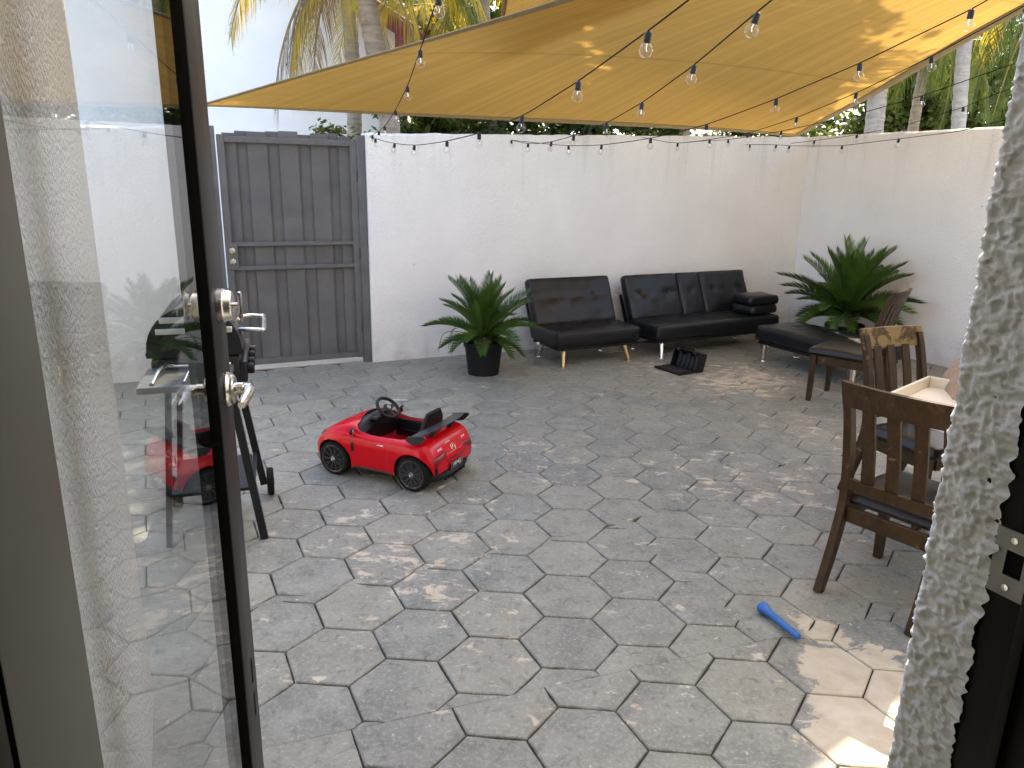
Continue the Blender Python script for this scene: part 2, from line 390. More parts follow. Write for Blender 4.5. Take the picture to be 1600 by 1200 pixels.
M_['leather_br'] = mat_leather('dark_seat_vinyl', (0.020, 0.015, 0.012))
M_['wood'] = mat_wood('dark_brown_wood', (0.038, 0.021, 0.009), (0.19, 0.13, 0.06), 0.0)
M_['wood_worn'] = mat_wood('weathered_wood', (0.060, 0.034, 0.012), (0.22, 0.15, 0.055), 0.17)
M_['table_white'] = simple('white_table', (0.72, 0.71, 0.68), 0.35, var=0.05)
M_['tray'] = simple('cream_tray', (0.66, 0.58, 0.45), 0.5, var=0.05)
M_['towel'] = simple('beige_towel', (0.36, 0.25, 0.16), 0.95, var=0.2, vs=30, bump=(160, 0.6, 0.006))
M_['pot'] = simple('black_pot', (0.007, 0.008, 0.010), 0.5, var=0.3, vs=5, spec=0.25)
M_['soil'] = simple('soil', (0.05, 0.035, 0.02), 0.95, var=0.5, vs=30, bump=(40, 0.8, 0.02))
M_['cycad'] = mat_leaf('cycad_leaf', (0.018, 0.050, 0.011), (0.075, 0.145, 0.022), 0.2, 0.35)
M_['cycad_stem'] = simple('cycad_stem', (0.07, 0.09, 0.025), 0.6)
M_['palm_green'] = mat_leaf('palm_leaf', (0.06, 0.10, 0.018), (0.16, 0.20, 0.035), 0.5)
M_['palm_yellow'] = mat_leaf('yellowing_palm_leaf', (0.34, 0.25, 0.03), (0.62, 0.46, 0.05), 0.55)
M_['palm_dry'] = mat_leaf('dry_palm_leaf', (0.20, 0.13, 0.08), (0.34, 0.24, 0.15), 0.25, 0.8)
M_['palm_stem'] = simple('palm_stem', (0.22, 0.17, 0.05), 0.7)
M_['bark'] = mat_bark('palm_bark', (0.21, 0.165, 0.125), (0.38, 0.32, 0.25))
M_['bark_pale'] = mat_bark('pale_palm_bark', (0.27, 0.245, 0.22), (0.42, 0.39, 0.35))
M_['leaf'] = mat_leaf('tree_leaf', (0.028, 0.055, 0.012), (0.11, 0.15, 0.028), 0.45)
M_['leaf_light'] = mat_leaf('light_tree_leaf', (0.07, 0.11, 0.02), (0.17, 0.20, 0.04), 0.5)
M_['walk'] = simple('pale_concrete', (0.50, 0.44, 0.36), 0.9, var=0.15, vs=4, coords='World')
M_['roof'] = simple('red_roof_tile', (0.19, 0.045, 0.04), 0.7, var=0.25, vs=5)
M_['sail'] = mat_sail('sand_shade_cloth', (0.53, 0.315, 0.08))
M_['hem'] = simple('sail_hem', (0.25, 0.185, 0.085), 0.9, var=0.15, vs=20)
M_['cord'] = simple('black_cord', (0.006, 0.006, 0.006), 0.7, spec=0.1)
M_['cord_white'] = simple('white_cord', (0.7, 0.7, 0.68), 0.6)
M_['bulb'] = mat_glass('bulb_glass', (0.95, 0.95, 0.94), 1.45)
M_['pane'] = mat_glass('door_glass', (0.95, 0.965, 0.955), 1.52)
M_['pet'] = mat_glass('bottle_plastic', (0.90, 0.92, 0.93), 1.5, 0.05)
M_['blue'] = simple('blue_plastic', (0.012, 0.11, 0.36), 0.38, var=0.08)
M_['pink'] = simple('pink_plastic', (0.75, 0.10, 0.25), 0.4)
M_['room'] = simple('room_wall_paint', (0.20, 0.19, 0.17), 0.9)
M_['olive'] = simple('grill_grey_enamel', (0.12, 0.12, 0.115), 0.3)
# ================================================================== LARGE STRUCTURE
mb = MB(); mb.add([(-150, -150, -0.06), (150, -150, -0.06), (150, 150, -0.06), (-150, 150, -0.06)], [(0, 1, 2, 3)])
tag(mb.build('ground', M_['earth']), 'bare earth ground around the houses', kind='structure')

CORNER = Vector((3.479, 9.214, 0)); CU, CV = CORNER.dot(U), CORNER.dot(V)     # inner corner of the two patio walls
patio = MB()
pts = [hp(-3.2, -4.0), hp(CU + 0.2, -4.0), hp(CU + 0.2, CV + 0.10), hp(-3.2, CV + 0.10)]
patio.prism([(p.x, p.y) for p in pts], -0.055, -0.011)
wk = MB(); wk.prism([(q.x, q.y) for q in (hp(-6, CV + 0.1005), hp(CU + 3, CV + 0.1005), hp(CU + 3, CV + 1.6), hp(-6, CV + 1.6))], -0.055, -0.003)
tag(wk.build('path', M_['walk']), 'pale concrete path outside the patio wall beyond the gate', kind='structure')
patio = tag(patio.build('patio', M_['joint']), 'grey stamped concrete patio of hexagon pavers with worn cream patches', kind='structure')

# ---- hexagon pavers: four stamping mats, each with its own lattice, cut where the mats meet
SIDE = 0.1935; S3 = math.sqrt(3)
mats_ = {'A': ((0.237, 2.504), -0.064), 'B': ((1.106, 3.036), -0.082), 'C': None, 'D': None}
pc = gx(809, 791); mats_['C'] = ((pc.x, pc.y), -0.07)
pd = gx(1052, 1117); mats_['D'] = ((pd.x, pd.y), -0.085)
def hpl(a, b, inside):                            # half plane through a, b that contains `inside`
    a = Vector((a.x, a.y)); b = Vector((b.x, b.y)); d = (b - a).normalized(); n = Vector((-d.y, d.x))
    if (Vector((inside.x, inside.y)) - a).dot(n) < 0: n = -n
    return (a, n)
def neg(h): return (h[0], -h[1])
midA = gx(850, 950)
hTop = hpl(gx(700, 880), gx(967, 819), midA)
hRight = hpl(gx(969, 819), gx(1154, 967), midA)
hBot = hpl(gx(640, 1120), gx(1150, 1010), midA)
hBC = hpl(gx(967, 819), gx(1300, 700), gx(1250, 800))
regions = {'A': [hTop, hRight, hBot], 'D': [neg(hBot), hTop], 'B': [neg(hRight), hBC, hBot], 'C': [neg(hTop), neg(hBC)]}
regions['B2'] = []
def clip(poly, h, off):
    a, n = h; out = []
    for i in range(len(poly)):
        p, q = poly[i], poly[(i + 1) % len(poly)]
        dp, dq = (p - a).dot(n) - off, (q - a).dot(n) - off
        if dp >= 0: out.append(p)
        if (dp >= 0) != (dq >= 0): out.append(p + (q - p) * (dp / (dp - dq)))
    return out
def area(poly): return 0.5 * sum(p.x * q.y - q.x * p.y for p, q in zip(poly, poly[1:] + poly[:1]))
pav = []
for key in 'ABCD':
    (cx, cy), yaw = mats_[key]
    c_, s_ = math.cos(yaw), math.sin(yaw)
    for i in range(-22, 23):
        for j in range(-22, 34):
            lx, ly = 1.5 * SIDE * i, S3 * SIDE * (j + (i % 2) / 2)
            x, y = cx + c_ * lx - s_ * ly, cy + s_ * lx + c_ * ly
            uu, vv = Vector((x, y, 0)).dot(U), Vector((x, y, 0)).dot(V)
            if not (-1.9 < uu < CU + 0.15 and 0.72 < vv < CV + 0.0): continue
            g_ = 0.0020 + 0.0016 * noise.noise((x * 0.9, y * 0.9, 4))
            k = SIDE - g_ * 2 / S3
            poly = [Vector((x + k * math.cos(yaw + a * math.pi / 3), y + k * math.sin(yaw + a * math.pi / 3))) for a in range(6)]
            for h in regions[key]:
                poly = clip(poly, h, 0.0005)
                if len(poly) < 3: break
            if len(poly) < 3 or area(poly) < 0.0012: continue
            pav.append((x, y, poly, regions[key]))
def inview(x, y):
    d = Vector((x, y, -EYE)); z = d.dot(_f)
    if z < 0.3: return 0
    ix, iy = 800 + FPX * d.dot(_r) / z, 600 - FPX * d.dot(_u) / z
    return 1 if (-20 < ix < 1640 and iy < 1330) else 0
pav.sort(key=lambda t: (-inview(t[0], t[1]), math.hypot(t[0], t[1])))
def paver_geo(poly, c, tilt, mb, seams=()):
    out = []; n = len(poly); fac = []
    for i in range(n):
        p, q = poly[i], poly[(i + 1) % n]
        d = q - p; L = d.length
        if L < 1e-5: continue
        nn = Vector((d.y, -d.x)) / L; seg = max(1, round(L / 0.05))
        for s_ in range(seg):
            t = s_ / seg; a = p + d * t
            wob = 0.0035 * noise.noise((a.x * 34, a.y * 34, 1.7)) + 0.002 * noise.noise((a.x * 90, a.y * 90, 5.1))
            on = any(abs((a - h[0]).dot(h[1]) - 0.0005) < 0.0003 for h in seams)
            fac.append(0.12 if on else 1.0)
            out.append(a if on else a + nn * (wob if s_ else wob * 0.3) - nn * 0.001)
    cen = sum(out, Vector((0, 0))) / len(out)
    rings = []
    for ins, z in ((0, -0.02), (0.0, -0.0075), (0.0022, -0.0028), (0.0075, 0.0)):
        rg = []
        for p, fk in zip(out, fac):
            d = cen - p; q = p + d * min(0.4, ins * fk / max(d.length, 1e-4))
            rg.append((q.x - c[0], q.y - c[1], (z * fk if z > -0.019 else z) + tilt[0] * (q.x - c[0]) + tilt[1] * (q.y - c[1])))
        rings.append(rg)
    m = len(out); vs = [v for r_ in rings for v in r_]
    fs = [tuple(range(3 * m, 4 * m))]
    for k in range(3):
        for i in range(m): fs.append((k * m + i, k * m + (i + 1) % m, (k + 1) * m + (i + 1) % m, (k + 1) * m + i))
    mb.add(vs, fs)
rest = MB()
for i, (x, y, poly, sm_) in enumerate(pav):
    tilt = (RNG.uniform(-1, 1) * 0.004, RNG.uniform(-1, 1) * 0.004)
    if i < 299:
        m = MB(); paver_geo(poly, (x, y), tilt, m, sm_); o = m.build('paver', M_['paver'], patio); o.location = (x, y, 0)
    else:
        paver_geo(poly, (0, 0), (0, 0), rest, sm_)
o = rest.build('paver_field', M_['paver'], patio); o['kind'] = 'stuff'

# ---- stuccoed boundary walls with slightly wavy tops
def wall(name, a, b, h0, h1, th, label, back, n=60):
    a = Vector(a); b = Vector(b); d = b - a; m = MB(); P = []
    for k in range(n + 1):
        t = k / n; p = a + d * t; h = lerp(h0, h1, t) + 0.009 * noise.noise((p.x * 5, p.y * 5, 0)) + 0.006 * noise.noise((p.x * 17, p.y * 17, 3))
        q = p + back * th
        P.append([p + Vector((0, 0, -0.05)), p + Vector((0, 0, h - 0.02)), p + back * 0.012 + Vector((0, 0, h - 0.004)), p + back * 0.03 + Vector((0, 0, h)),
                  q - back * 0.02 + Vector((0, 0, h)), q + Vector((0, 0, h - 0.02)), q + Vector((0, 0, -0.05))])
    m.grid(P)
    m.add(P[0], [tuple(range(6, -1, -1))]); m.add(P[-1], [tuple(range(7))])
    o = m.build(name, M_['stucco']); me = o.data
    return tag(o, label, 'wall')
sR = 5.325; sL = 6.665
GR, GL = CORNER - U * sR, CORNER - U * sL
wall('back_wall', CORNER + U * 0.2, GR, 2.315, 2.13, 0.2, 'long white stucco wall behind the black futons with string lights along its top', V, 90)
wall('back_wall', GL, CORNER - U * 9.1, 2.12, 2.05, 0.2, 'short white stucco wall piece left of the grey gate behind the glass door', V, 40)
wall('side_wall', CORNER - V * 9.0, CORNER - V * 0.0015, 2.26, 2.31, 0.2, 'white stucco side wall behind the right potted cycad and dining chairs', U, 90)
LW = CORNER - U * 9.1
wall('side_wall', LW, LW - V * 5.2, 2.05, 2.05, 0.2, 'white stucco side wall closing the far left end of the patio', -U, 40)

# ---- the house: facade with the door opening, room behind the camera, side wing
PV = 0.535; PU = 0.926; FO = 0.608                # inner edge of stucco reveal, its U, outer facade plane
house = empty('house', hp(0, 0), 0, 'white stucco house with the open glass door onto the patio', 'house')
def hbox(name, u0, u1, v0, v1, z0, z1, mat, parent=house):
    m = MB(); m.box((u0, v0, z0), (u1, v1, z1), RZ(UA)); return m.build(name, mat, parent)
hbox('facade_wall', PU + 0.096, 8.5, 0.41, FO, -0.05, 6.0, M_['stucco_house'])
hbox('facade_wall', -1.6, -0.235, 0.41, FO, -0.05, 6.0, M_['stucco_house'])
hbox('facade_wall', -0.235, PU + 0.096, 0.41, FO, 2.36, 6.0, M_['stucco_house'])
hbox('reveal_core', PU + 0.028, PU + 0.096, 0.41, FO - 0.01, -0.05, 2.36, M_['jamb'])
hbox('inner_wall', PU + 0.05, 4.0, 0.30, 0.405, 0.0, 2.7, M_['room'])
hbox('inner_wall', -3.0, -0.24, 0.30, 0.405, 0.0, 2.7, M_['room'])
hbox('inner_wall', -3.1, 4.0, -4.1, -4.0, 0.0, 2.7, M_['room'])
hbox('inner_wall', -3.1, -3.0, -4.0, 0.405, 0.0, 2.7, M_['room'])
hbox('inner_wall', 4.0, 4.1, -4.1, 0.405, 0.0, 2.7, M_['room'])
hbox('ceiling', -3.1, 4.1, -4.1, 0.405, 2.7, 2.85, M_['room'])
hbox('floor', -3.1, 4.1, -4.1, 0.60, -0.04, 0.16, M_['room'])
hbox('roof', -3.5, 9.0, -9.0, 0.75, 6.0, 6.2, M_['roof'])
# coarse hand-thrown stucco on the reveal and round the corner (real relief)
NZ, NW = 620, 62
P = []
for a in range(NZ + 1):
    z = lerp(0.55, 2.12, a / NZ); row = []
    for b in range(NW + 1):
        s_ = lerp(-0.006, 0.170, b / NW)          # arc length from the jamb outwards, turning the corner at 0.073
        wv = 0.07
        if s_ < wv: u, v, nu, nv = PU, PV + s_, -1, 0
        elif s_ < wv + 0.012:
            q = (s_ - wv) / 0.012 * math.pi / 2; u, v = PU + 0.0076 * (1 - math.cos(q)), PV + wv + 0.0076 * math.sin(q); nu, nv = -math.cos(q), math.sin(q)
        else: u, v, nu, nv = PU + 0.0076 + (s_ - wv - 0.012), PV + wv + 0.0076, 0, 1
        p = Vector((u * 72, v * 72, z * 66))
        n1 = noise.noise(p * 0.8); n2 = noise.noise(p * 2.1 + Vector((5, 3, 1))); n3 = noise.noise(p * 4.7); n0 = noise.noise(p * 0.35 + Vector((9, 0, 0)))
        dv = noise.voronoi(p * 0.80 + Vector((noise.noise(p * 0.9), noise.noise(p * 0.9 + Vector((7, 1, 2))), noise.noise(p * 0.9 + Vector((2, 8, 4))))) * 0.7)[0]
        h = 0.0052 * math.exp(-(dv[1] - dv[0]) * 4.0) - 0.0022 + 0.0030 * n1 + 0.0016 * n2 + 0.0006 * n3 + 0.0022 * n0
        lip = -0.007 * max(0, 1 - (s_ + 0.006) / 0.006) * (1 + noise.noise((z * 70, 1, 1)) * 1.2 + noise.noise((z * 23, 7, 1))) if s_ < 0.0 else 0
        row.append(hp(u + nu * h, v + nv * h + lip, z))
    P.append(row)
m = MB(); m.grid(P); o = m.build('stucco_reveal', M_['stucco_near'], house, smooth=180)
# black metal door frame, strike plate
fr = empty('door_frame', hp(0, 0, 0.16), 0, 'black metal door frame with a steel strike plate at the right edge', 'door frame')
def fbox(name, u0, u1, v0, v1, z0, z1, mat, parent, r=0.002):
    m = MB(); m.bbox((u0, v0, z0), (u1, v1, z1), r, 2, RZ(UA)); o = m.build(name, mat, parent, smooth=40)
    o.matrix_parent_inverse = parent.matrix_basis.inverted(); return o
fbox('jamb', PU + 0.004, PU + 0.06, 0.478, PV + 0.045, 0.16, 2.30, M_['jamb'], fr)
fbox('jamb', PU + 0.007, PU + 0.06, 0.30, 0.474, 0.16, 2.30, M_['jamb'], fr)
fbox('door_stop', PU - 0.006, PU + 0.004, 0.462, 0.4765, 0.16, 2.30, M_['jamb'], fr, 0.003)
fbox('jamb', -0.235, -0.182, 0.30, FO - 0.03, 0.16, 2.30, M_['jamb'], fr)
fbox('head', -0.182, PU + 0.004, 0.30, FO - 0.03, 2.30, 2.36, M_['jamb'], fr)
# strike plate with latch hole
def plate_poly(): return None
sp = MB(); 
zc = 1.265; v0, v1 = 0.4790, 0.524; z0, z1 = zc - 0.045, zc + 0.045; hv0, hv1, hz0, hz1 = 0.486, 0.508, zc - 0.016, zc + 0.018
def sbox(a, b, c, d): sp.box((PU + 0.0010, a, c), (PU + 0.0038, b, d), RZ(UA))
sbox(v0, hv0, z0, z1); sbox(hv1, v1, z0, z1); sbox(hv0, hv1, z0, hz0); sbox(hv0, hv1, hz1, z1)
so_ = sp.build('strike_plate', M_['steel_dull'], fr); so_.matrix_parent_inverse = fr.matrix_basis.inverted()
for zz in (zc - 0.032, zc + 0.033):
    m = MB(); m.lathe([(0.0, 0.0), (0.0048, 0.0), (0.0042, 0.0016), (0.0, 0.002)], 16, T(*hp(PU + 0.0010, 0.501, zz)) @ RZ(UA) @ RY(R(-90)))
    s2 = m.build('screw', M_['chrome'], so_, smooth=60)
m = MB(); m.box((PU + 0.0036, hv0 - .001, hz0 - .001), (PU + 0.0039, hv1 + .001, hz1 + .001), RZ(UA)); m.build('latch_hole', M_['gasket'], so_)

# side wing wall of the house seen through the glass door
wg = MB(); uW, vE = -0.205, 2.46
Pg = []
for a in range(91):
    z = lerp(-0.05, 6.0, a / 90)
    Pg.append([hp(uW, lerp(FO, vE, b / 40), z) for b in range(41)])
wg.grid(Pg)
wg.box((uW - 0.25, FO + 0.002, -0.05), (uW - 0.002, vE, 6.0), RZ(UA))
wg.build('wing_wall', M_['stucco_house'], house)

# ---- grey boarded metal gate
gate = empty('patio_gate', GL + Vector((0, 0, 0)), UA, 'dark grey boarded metal gate with two round locks set in the white wall', 'gate')
gw = sL - sR; GH = 2.09
def gpart(name, lo, hi, mat, r=0.003, parent=gate, **kw):
    m = MB(); m.bbox(lo, hi, r, 1); return m.build(name, mat, parent, smooth=40)
gpart('post', (0.0, 0.03, -0.03), (0.065, 0.11, GH + 0.045), M_['gate'])
gpart('post', (gw - 0.075, 0.03, -0.03), (gw - 0.005, 0.11, GH + 0.02), M_['gate'])
x0, x1 = 0.078, gw - 0.088
gpart('stile', (x0, 0.045, 0.05), (x0 + 0.058, 0.085, GH - 0.02), M_['gate'])
gpart('stile', (x1 - 0.05, 0.045, 0.05), (x1, 0.085, GH - 0.02), M_['gate'])
gpart('rail', (x0 + 0.0585, 0.043, GH - 0.08), (x1 - 0.0505, 0.083, GH - 0.03), M_['gate'])
gpart('rail', (x0 + 0.0585, 0.043, 0.055), (x1 - 0.0505, 0.083, 0.105), M_['gate'])
gpart('rail', (x0 + 0.0585, 0.043, 1.135), (x1 - 0.0505, 0.078, 1.17), M_['gate'])
gpart('rail', (x0 + 0.0585, 0.043, 0.925), (x1 - 0.0505, 0.078, 0.96), M_['gate'])
edges = [95, 145, 197, 275, 333, 410, 472, 545, 597, 645]
bx = [lerp(x0 + 0.052, x1 - 0.045, (e - 95) / 550.0) for e in edges]
for i in range(9):
    proud = i % 2 == 0
    y0 = 0.0795 if proud else 0.106
    gpart('board', (bx[i] - (0.006 if proud else 0), y0 + 0.0065, 0.052), (bx[i + 1] + (0.006 if proud else 0), y0 + 0.024, GH + RNG.uniform(-0.004, 0.03)), M_['gate_wood'], 0.003)
gpart('lock_plate', (x0 + 0.0005, 0.035, 0.93), (x0 + 0.10, 0.0425, 1.16), M_['gate'])
for z in (1.10, 1.005):
    m = MB(); m.lathe([(0, 0), (0.028, 0), (0.028, 0.006), (0.024, 0.011), (0.017, 0.012), (0.0165, 0.006), (0.013, 0.006), (0.012, 0.015), (0, 0.016)], 24, T(x0 + 0.052, 0.035, z) @ RX(R(90)))
    lk = m.build('lock_cylinder', M_['steel'], gate, smooth=40)
    m = MB(); m.box((x0 + 0.0505, 0.0175, z - 0.006), (x0 + 0.0535, 0.0192, z + 0.006)); m.build('keyhole', M_['gasket'], lk)
for k in range(9):
    m = MB(); m.lathe([(0.009, 0), (0.007, 0.004), (0, 0.0055)], 10, T(lerp(x0 + 0.1, x1 - 0.1, k / 8), 0.043, GH - 0.055) @ RX(R(90))); m.build('rivet', M_['gate'], gate, smooth=60)
for z in (0.35, 1.05, 1.75):
    m = MB(); m.tube([(x1 + 0.006, 0.06, z - 0.05), (x1 + 0.006, 0.06, z + 0.05)], 0.008, 10); m.build('hinge', M_['gate'], gate, smooth=50)

# ---- neighbour's white house with red roof beyond the gate
NB = px(617, 52, 13.0)
nb = empty('neighbour_house', (NB.x, NB.y, 0), UA - R(8), 'white two storey neighbour house with red tiled roof edge beyond the gate', 'house')
m = MB(); eave = NB.z; half = 6.5; rise = 0.52
m.add([(0, 0, -0.05), (0, 0, eave), (-half, 0, eave + half * rise), (-2 * half, 0, eave), (-2 * half, 0, -0.05),
       (0, 9, -0.05), (0, 9, eave), (-half, 9, eave + half * rise), (-2 * half, 9, eave), (-2 * half, 9, -0.05)],
      [(4, 3, 2, 1, 0), (5, 6, 7, 8, 9), (0, 1, 6, 5), (3, 4, 9, 8)])
m.build('wall', M_['paint_white'], nb)
sl_ = math.atan(rise)
for sgn in (1, -1):
    L = half / math.cos(sl_) + 0.45
    Mx = T(-half, 0, eave + half * rise + 0.02) @ (RZ(0) if sgn > 0 else RZ(math.pi) @ T(0, -9, 0)) @ RY(sl_)
    rm = MB(); rm.bbox((0, -0.35, 0), (L, 9.35, 0.12), 0.01, 1, Mx); rf = rm.build('roof', M_['roof'], nb)
    if sgn > 0:
        fm = MB(); fm.bbox((0.1, -0.40, -0.10), (L, -0.355, 0.13), 0.01, 1, Mx); fm.build('fascia', M_['roof'], rf)
        tm = MB(); tm.lathe([(0.085, 0), (0.095, 0.42)], 12, Mx @ T(0, -0.30, 0.12) @ RY(R(90)))
        tme = tm.mesh('roof_tile', M_['roof'], 50)
        for r_ in range(4):
            for k in range(int(L / 0.38)):
                o = bpy.data.objects.new('roof_tile', tme); put(o, rf)
                o.matrix_local = Mx @ T(k * 0.38, r_ * 0.22, 0.0) @ Mx.inverted()

# ---- vegetation
def frond_mesh(name, L, a0, a1, nleaf, leaf, droop, width, mat, stem, rng, vee=0.5, ragged=0.2):
    m = MB(); n = 14; p = Vector((0, 0, 0)); pts = [p.copy()]; tang = []
    for i in range(n):
        a = lerp(a0, a1, (i / (n - 1)) ** 0.8); d = Vector((math.cos(a), 0, math.sin(a))); tang.append(d); p = p + d * (L / n); pts.append(p.copy())
    tang.append(tang[-1])
    m.cur = 1; m.tube(pts, [lerp(0.024, 0.004, i / n) * L / 2 for i in range(n + 1)], 5, False); m.cur = 0
    for i in range(nleaf):
        t = lerp(0.16, 0.995, i / (nleaf - 1)); fi = t * n; k = min(int(fi), n - 1); base = pts[k].lerp(pts[k + 1], fi - k); d = tang[k]
        nrm = Vector((-d.z, 0, d.x))
        ll = leaf * (math.sin(math.pi * (0.12 + 0.80 * t)) ** 0.7) * rng.uniform(1 - ragged, 1 + ragged * 0.4)
        for sg in (-1, 1):
            if rng.random() < ragged * 0.25: continue
            out = (Vector((0, sg, 0)) * 0.85 + d * lerp(0.55, 1.1, t) + nrm * vee * rng.uniform(0.6, 1.2)).normalized()
            q0 = base; v1 = out.copy(); v1.z -= droop * 0.4 * rng.uniform(.7, 1.3); v1.normalize(); q1 = q0 + v1 * ll * 0.5
            v2 = out.copy(); v2.z -= droop * rng.uniform(.7, 1.3); v2.normalize(); q2 = q1 + v2 * ll * 0.5
            wd = d * width * 0.5
            m.add([q0 - wd * 0.5, q0 + wd * 0.5, q1 + wd, q1 - wd, q2 + wd * 0.12, q2 - wd * 0.12], [(0, 1, 2, 3), (3, 2, 4, 5)])
    return m.mesh(name, [mat, stem])
rg = random.Random(3)
FR = {}
for kind, mk in (('green', 'palm_green'), ('yellow', 'palm_yellow'), ('dry', 'palm_dry')):
    FR[kind] = [frond_mesh('frond', 2.3, R(55), R(-50), 52, 0.62, 0.9, 0.035, M_[mk], M_['palm_stem'], rg, 0.2, 0.3),
                frond_mesh('frond', 2.3, R(15), R(-75), 52, 0.62, 1.4, 0.035, M_[mk], M_['palm_stem'], rg, 0.1, 0.35),
                frond_mesh('frond', 2.1, R(-35), R(-88), 46, 0.6, 2.0, 0.03, M_[mk], M_['palm_stem'], rg, 0.0, 0.45)]
def palm(base, top, r0, r1, fronds, label, bark='bark', group='palms beyond the patio wall', scale=1.0):
    base = Vector(base); top = Vector(top)
    root = empty('palm_tree', base, 0, label, 'palm tree', group)
    d = top - base; m = MB(); n = 90; pts = []; rs = []
    for i in range(n + 1):
        t = i / n; pts.append(d * t + Vector((0.05 * math.sin(t * 5 + base.x), 0.04 * math.sin(t * 4), 0)) * (1 - abs(2 * t - 1)))
        rs.append(lerp(r0, r1, t ** 0.6) * (1.0 + (0.05 if i % 3 == 0 else -0.015)) * (1.25 if i < 2 else 1))
    m.tube(pts, rs, 18); m.build('trunk', M_[bark], root, smooth=70)
    for (az, kind, var, sc) in fronds:
        o = bpy.data.objects.new('frond', FR[kind][var]); put(o, root)
        o.location = d + Vector((0, 0, rg.uniform(-0.12, 0.12))); o.rotation_euler = (rg.uniform(-.25, .25), 0, R(az)); o.scale = (sc * scale,) * 3
    return root
def crown_ring(kinds, n, rgx, s=1.0, droopy=0.4):
    out = []
    for k in range(n):
        u_ = rgx.random()
        out.append((360 * k / n + rgx.uniform(-14, 14), kinds[int(rgx.random() * len(kinds))], 2 if u_ < droopy * 0.5 else (1 if u_ < 0.4 + droopy * 0.4 else 0), s * rgx.uniform(0.85, 1.15)))
    return out
def at(x, y, d): p = px(x, y, d); return (p.x, p.y, -0.05)
r2 = random.Random(21)
def ptop(x, y, d, z): p = px(x, y, d); return Vector((p.x, p.y, z))
PALMS = [((603, 200, 9.6), (572, 0, 9.6), 4.45, 0.125, 0.12, [(170, 'yellow', 1, 1.0), (200, 'yellow', 2, 0.95), (150, 'dry', 2, 1.0), (222, 'dry', 2, 0.9), (250, 'yellow', 1, 0.8), (-70, 'yellow', 2, 0.8), (-45, 'yellow', 1, 0.8), (-22, 'yellow', 2, 0.9), (8, 'yellow', 2, 0.85), (30, 'yellow', 1, 0.9), (0, 'yellow', 1, 0.95), (15, 'green', 1, 0.9), (60, 'green', 0, 1), (100, 'green', 0, 1), (130, 'yellow', 0, 1), (-100, 'green', 0, 0.9), (185, 'dry', 2, 1.1)], 'ringed grey palm trunk before the white house with yellowing fronds', 'bark'),
         ((553, 200, 12.2), (546, 60, 12.2), 4.85, 0.12, 0.11, [(180, 'dry', 2, 1.1), (160, 'yellow', 1, 1), (210, 'yellow', 2, 1.1), (240, 'yellow', 2, 1), (280, 'yellow', 1, .9), (320, 'dry', 2, .9), (0, 'yellow', 1, 1), (40, 'green', 0, 1), (90, 'green', 0, 1), (130, 'yellow', 0, 1)], 'thinner palm trunk hung with brown dry fronds left of the ringed trunk', 'bark'),
         ((762, 120, 11.5), (757, 20, 11.5), 4.75, 0.1, 0.09, [(k * 36 + 10, ('yellow', 'green', 'yellow')[k % 3], (1, 2, 0)[k % 3], 1.0) for k in range(10)], 'slim palm with green and yellow fronds above the sail edge', 'bark'),
         ((1363, 205, 13.0), (1369, 150, 13.0), 6.2, 0.155, 0.14, crown_ring(('green', 'green', 'yellow'), 13, r2, 1.15), 'stout grey palm trunk half hidden behind the sail corner', 'bark_pale'),
         ((1497, 205, 11.6), (1508, 90, 11.6), 6.0, 0.105, 0.095, crown_ring(('green', 'green', 'yellow'), 13, r2, 1.1), 'slender pale palm trunk standing right of the sail beyond the side wall', 'bark_pale')]
for (b, t, zt, r0, r1, fr_, lab, bk) in PALMS:
    A_ = px(*b); B_ = px(*t); dd = (B_ - A_) / (B_.z - A_.z); top = A_ + dd * (zt - A_.z); bas = A_ + dd * (-0.05 - A_.z)
    palm(bas, top, r0, r1, fr_, lab, bk)
# smaller palms whose hanging fronds fill the gap at the right under the sail
for i, (x, y, d, zt, lab) in enumerate(((1425, 200, 14.0, 4.9, 'dark green palm with hanging fronds between the two right trunks'), (1590, 150, 12.5, 4.7, 'green palm crown at the far right above the side wall'), (690, 150, 14.5, 4.6, 'yellow green palm crown right of the red roof edge'))):
    p = px(x, y, d); palm((p.x, p.y, -0.05), (p.x + 0.1, p.y, zt), 0.1, 0.085, crown_ring(('green', 'green', 'green') if i < 2 else ('yellow', 'green', 'yellow'), 15, r2, 1.05, 0.9), lab, 'bark')

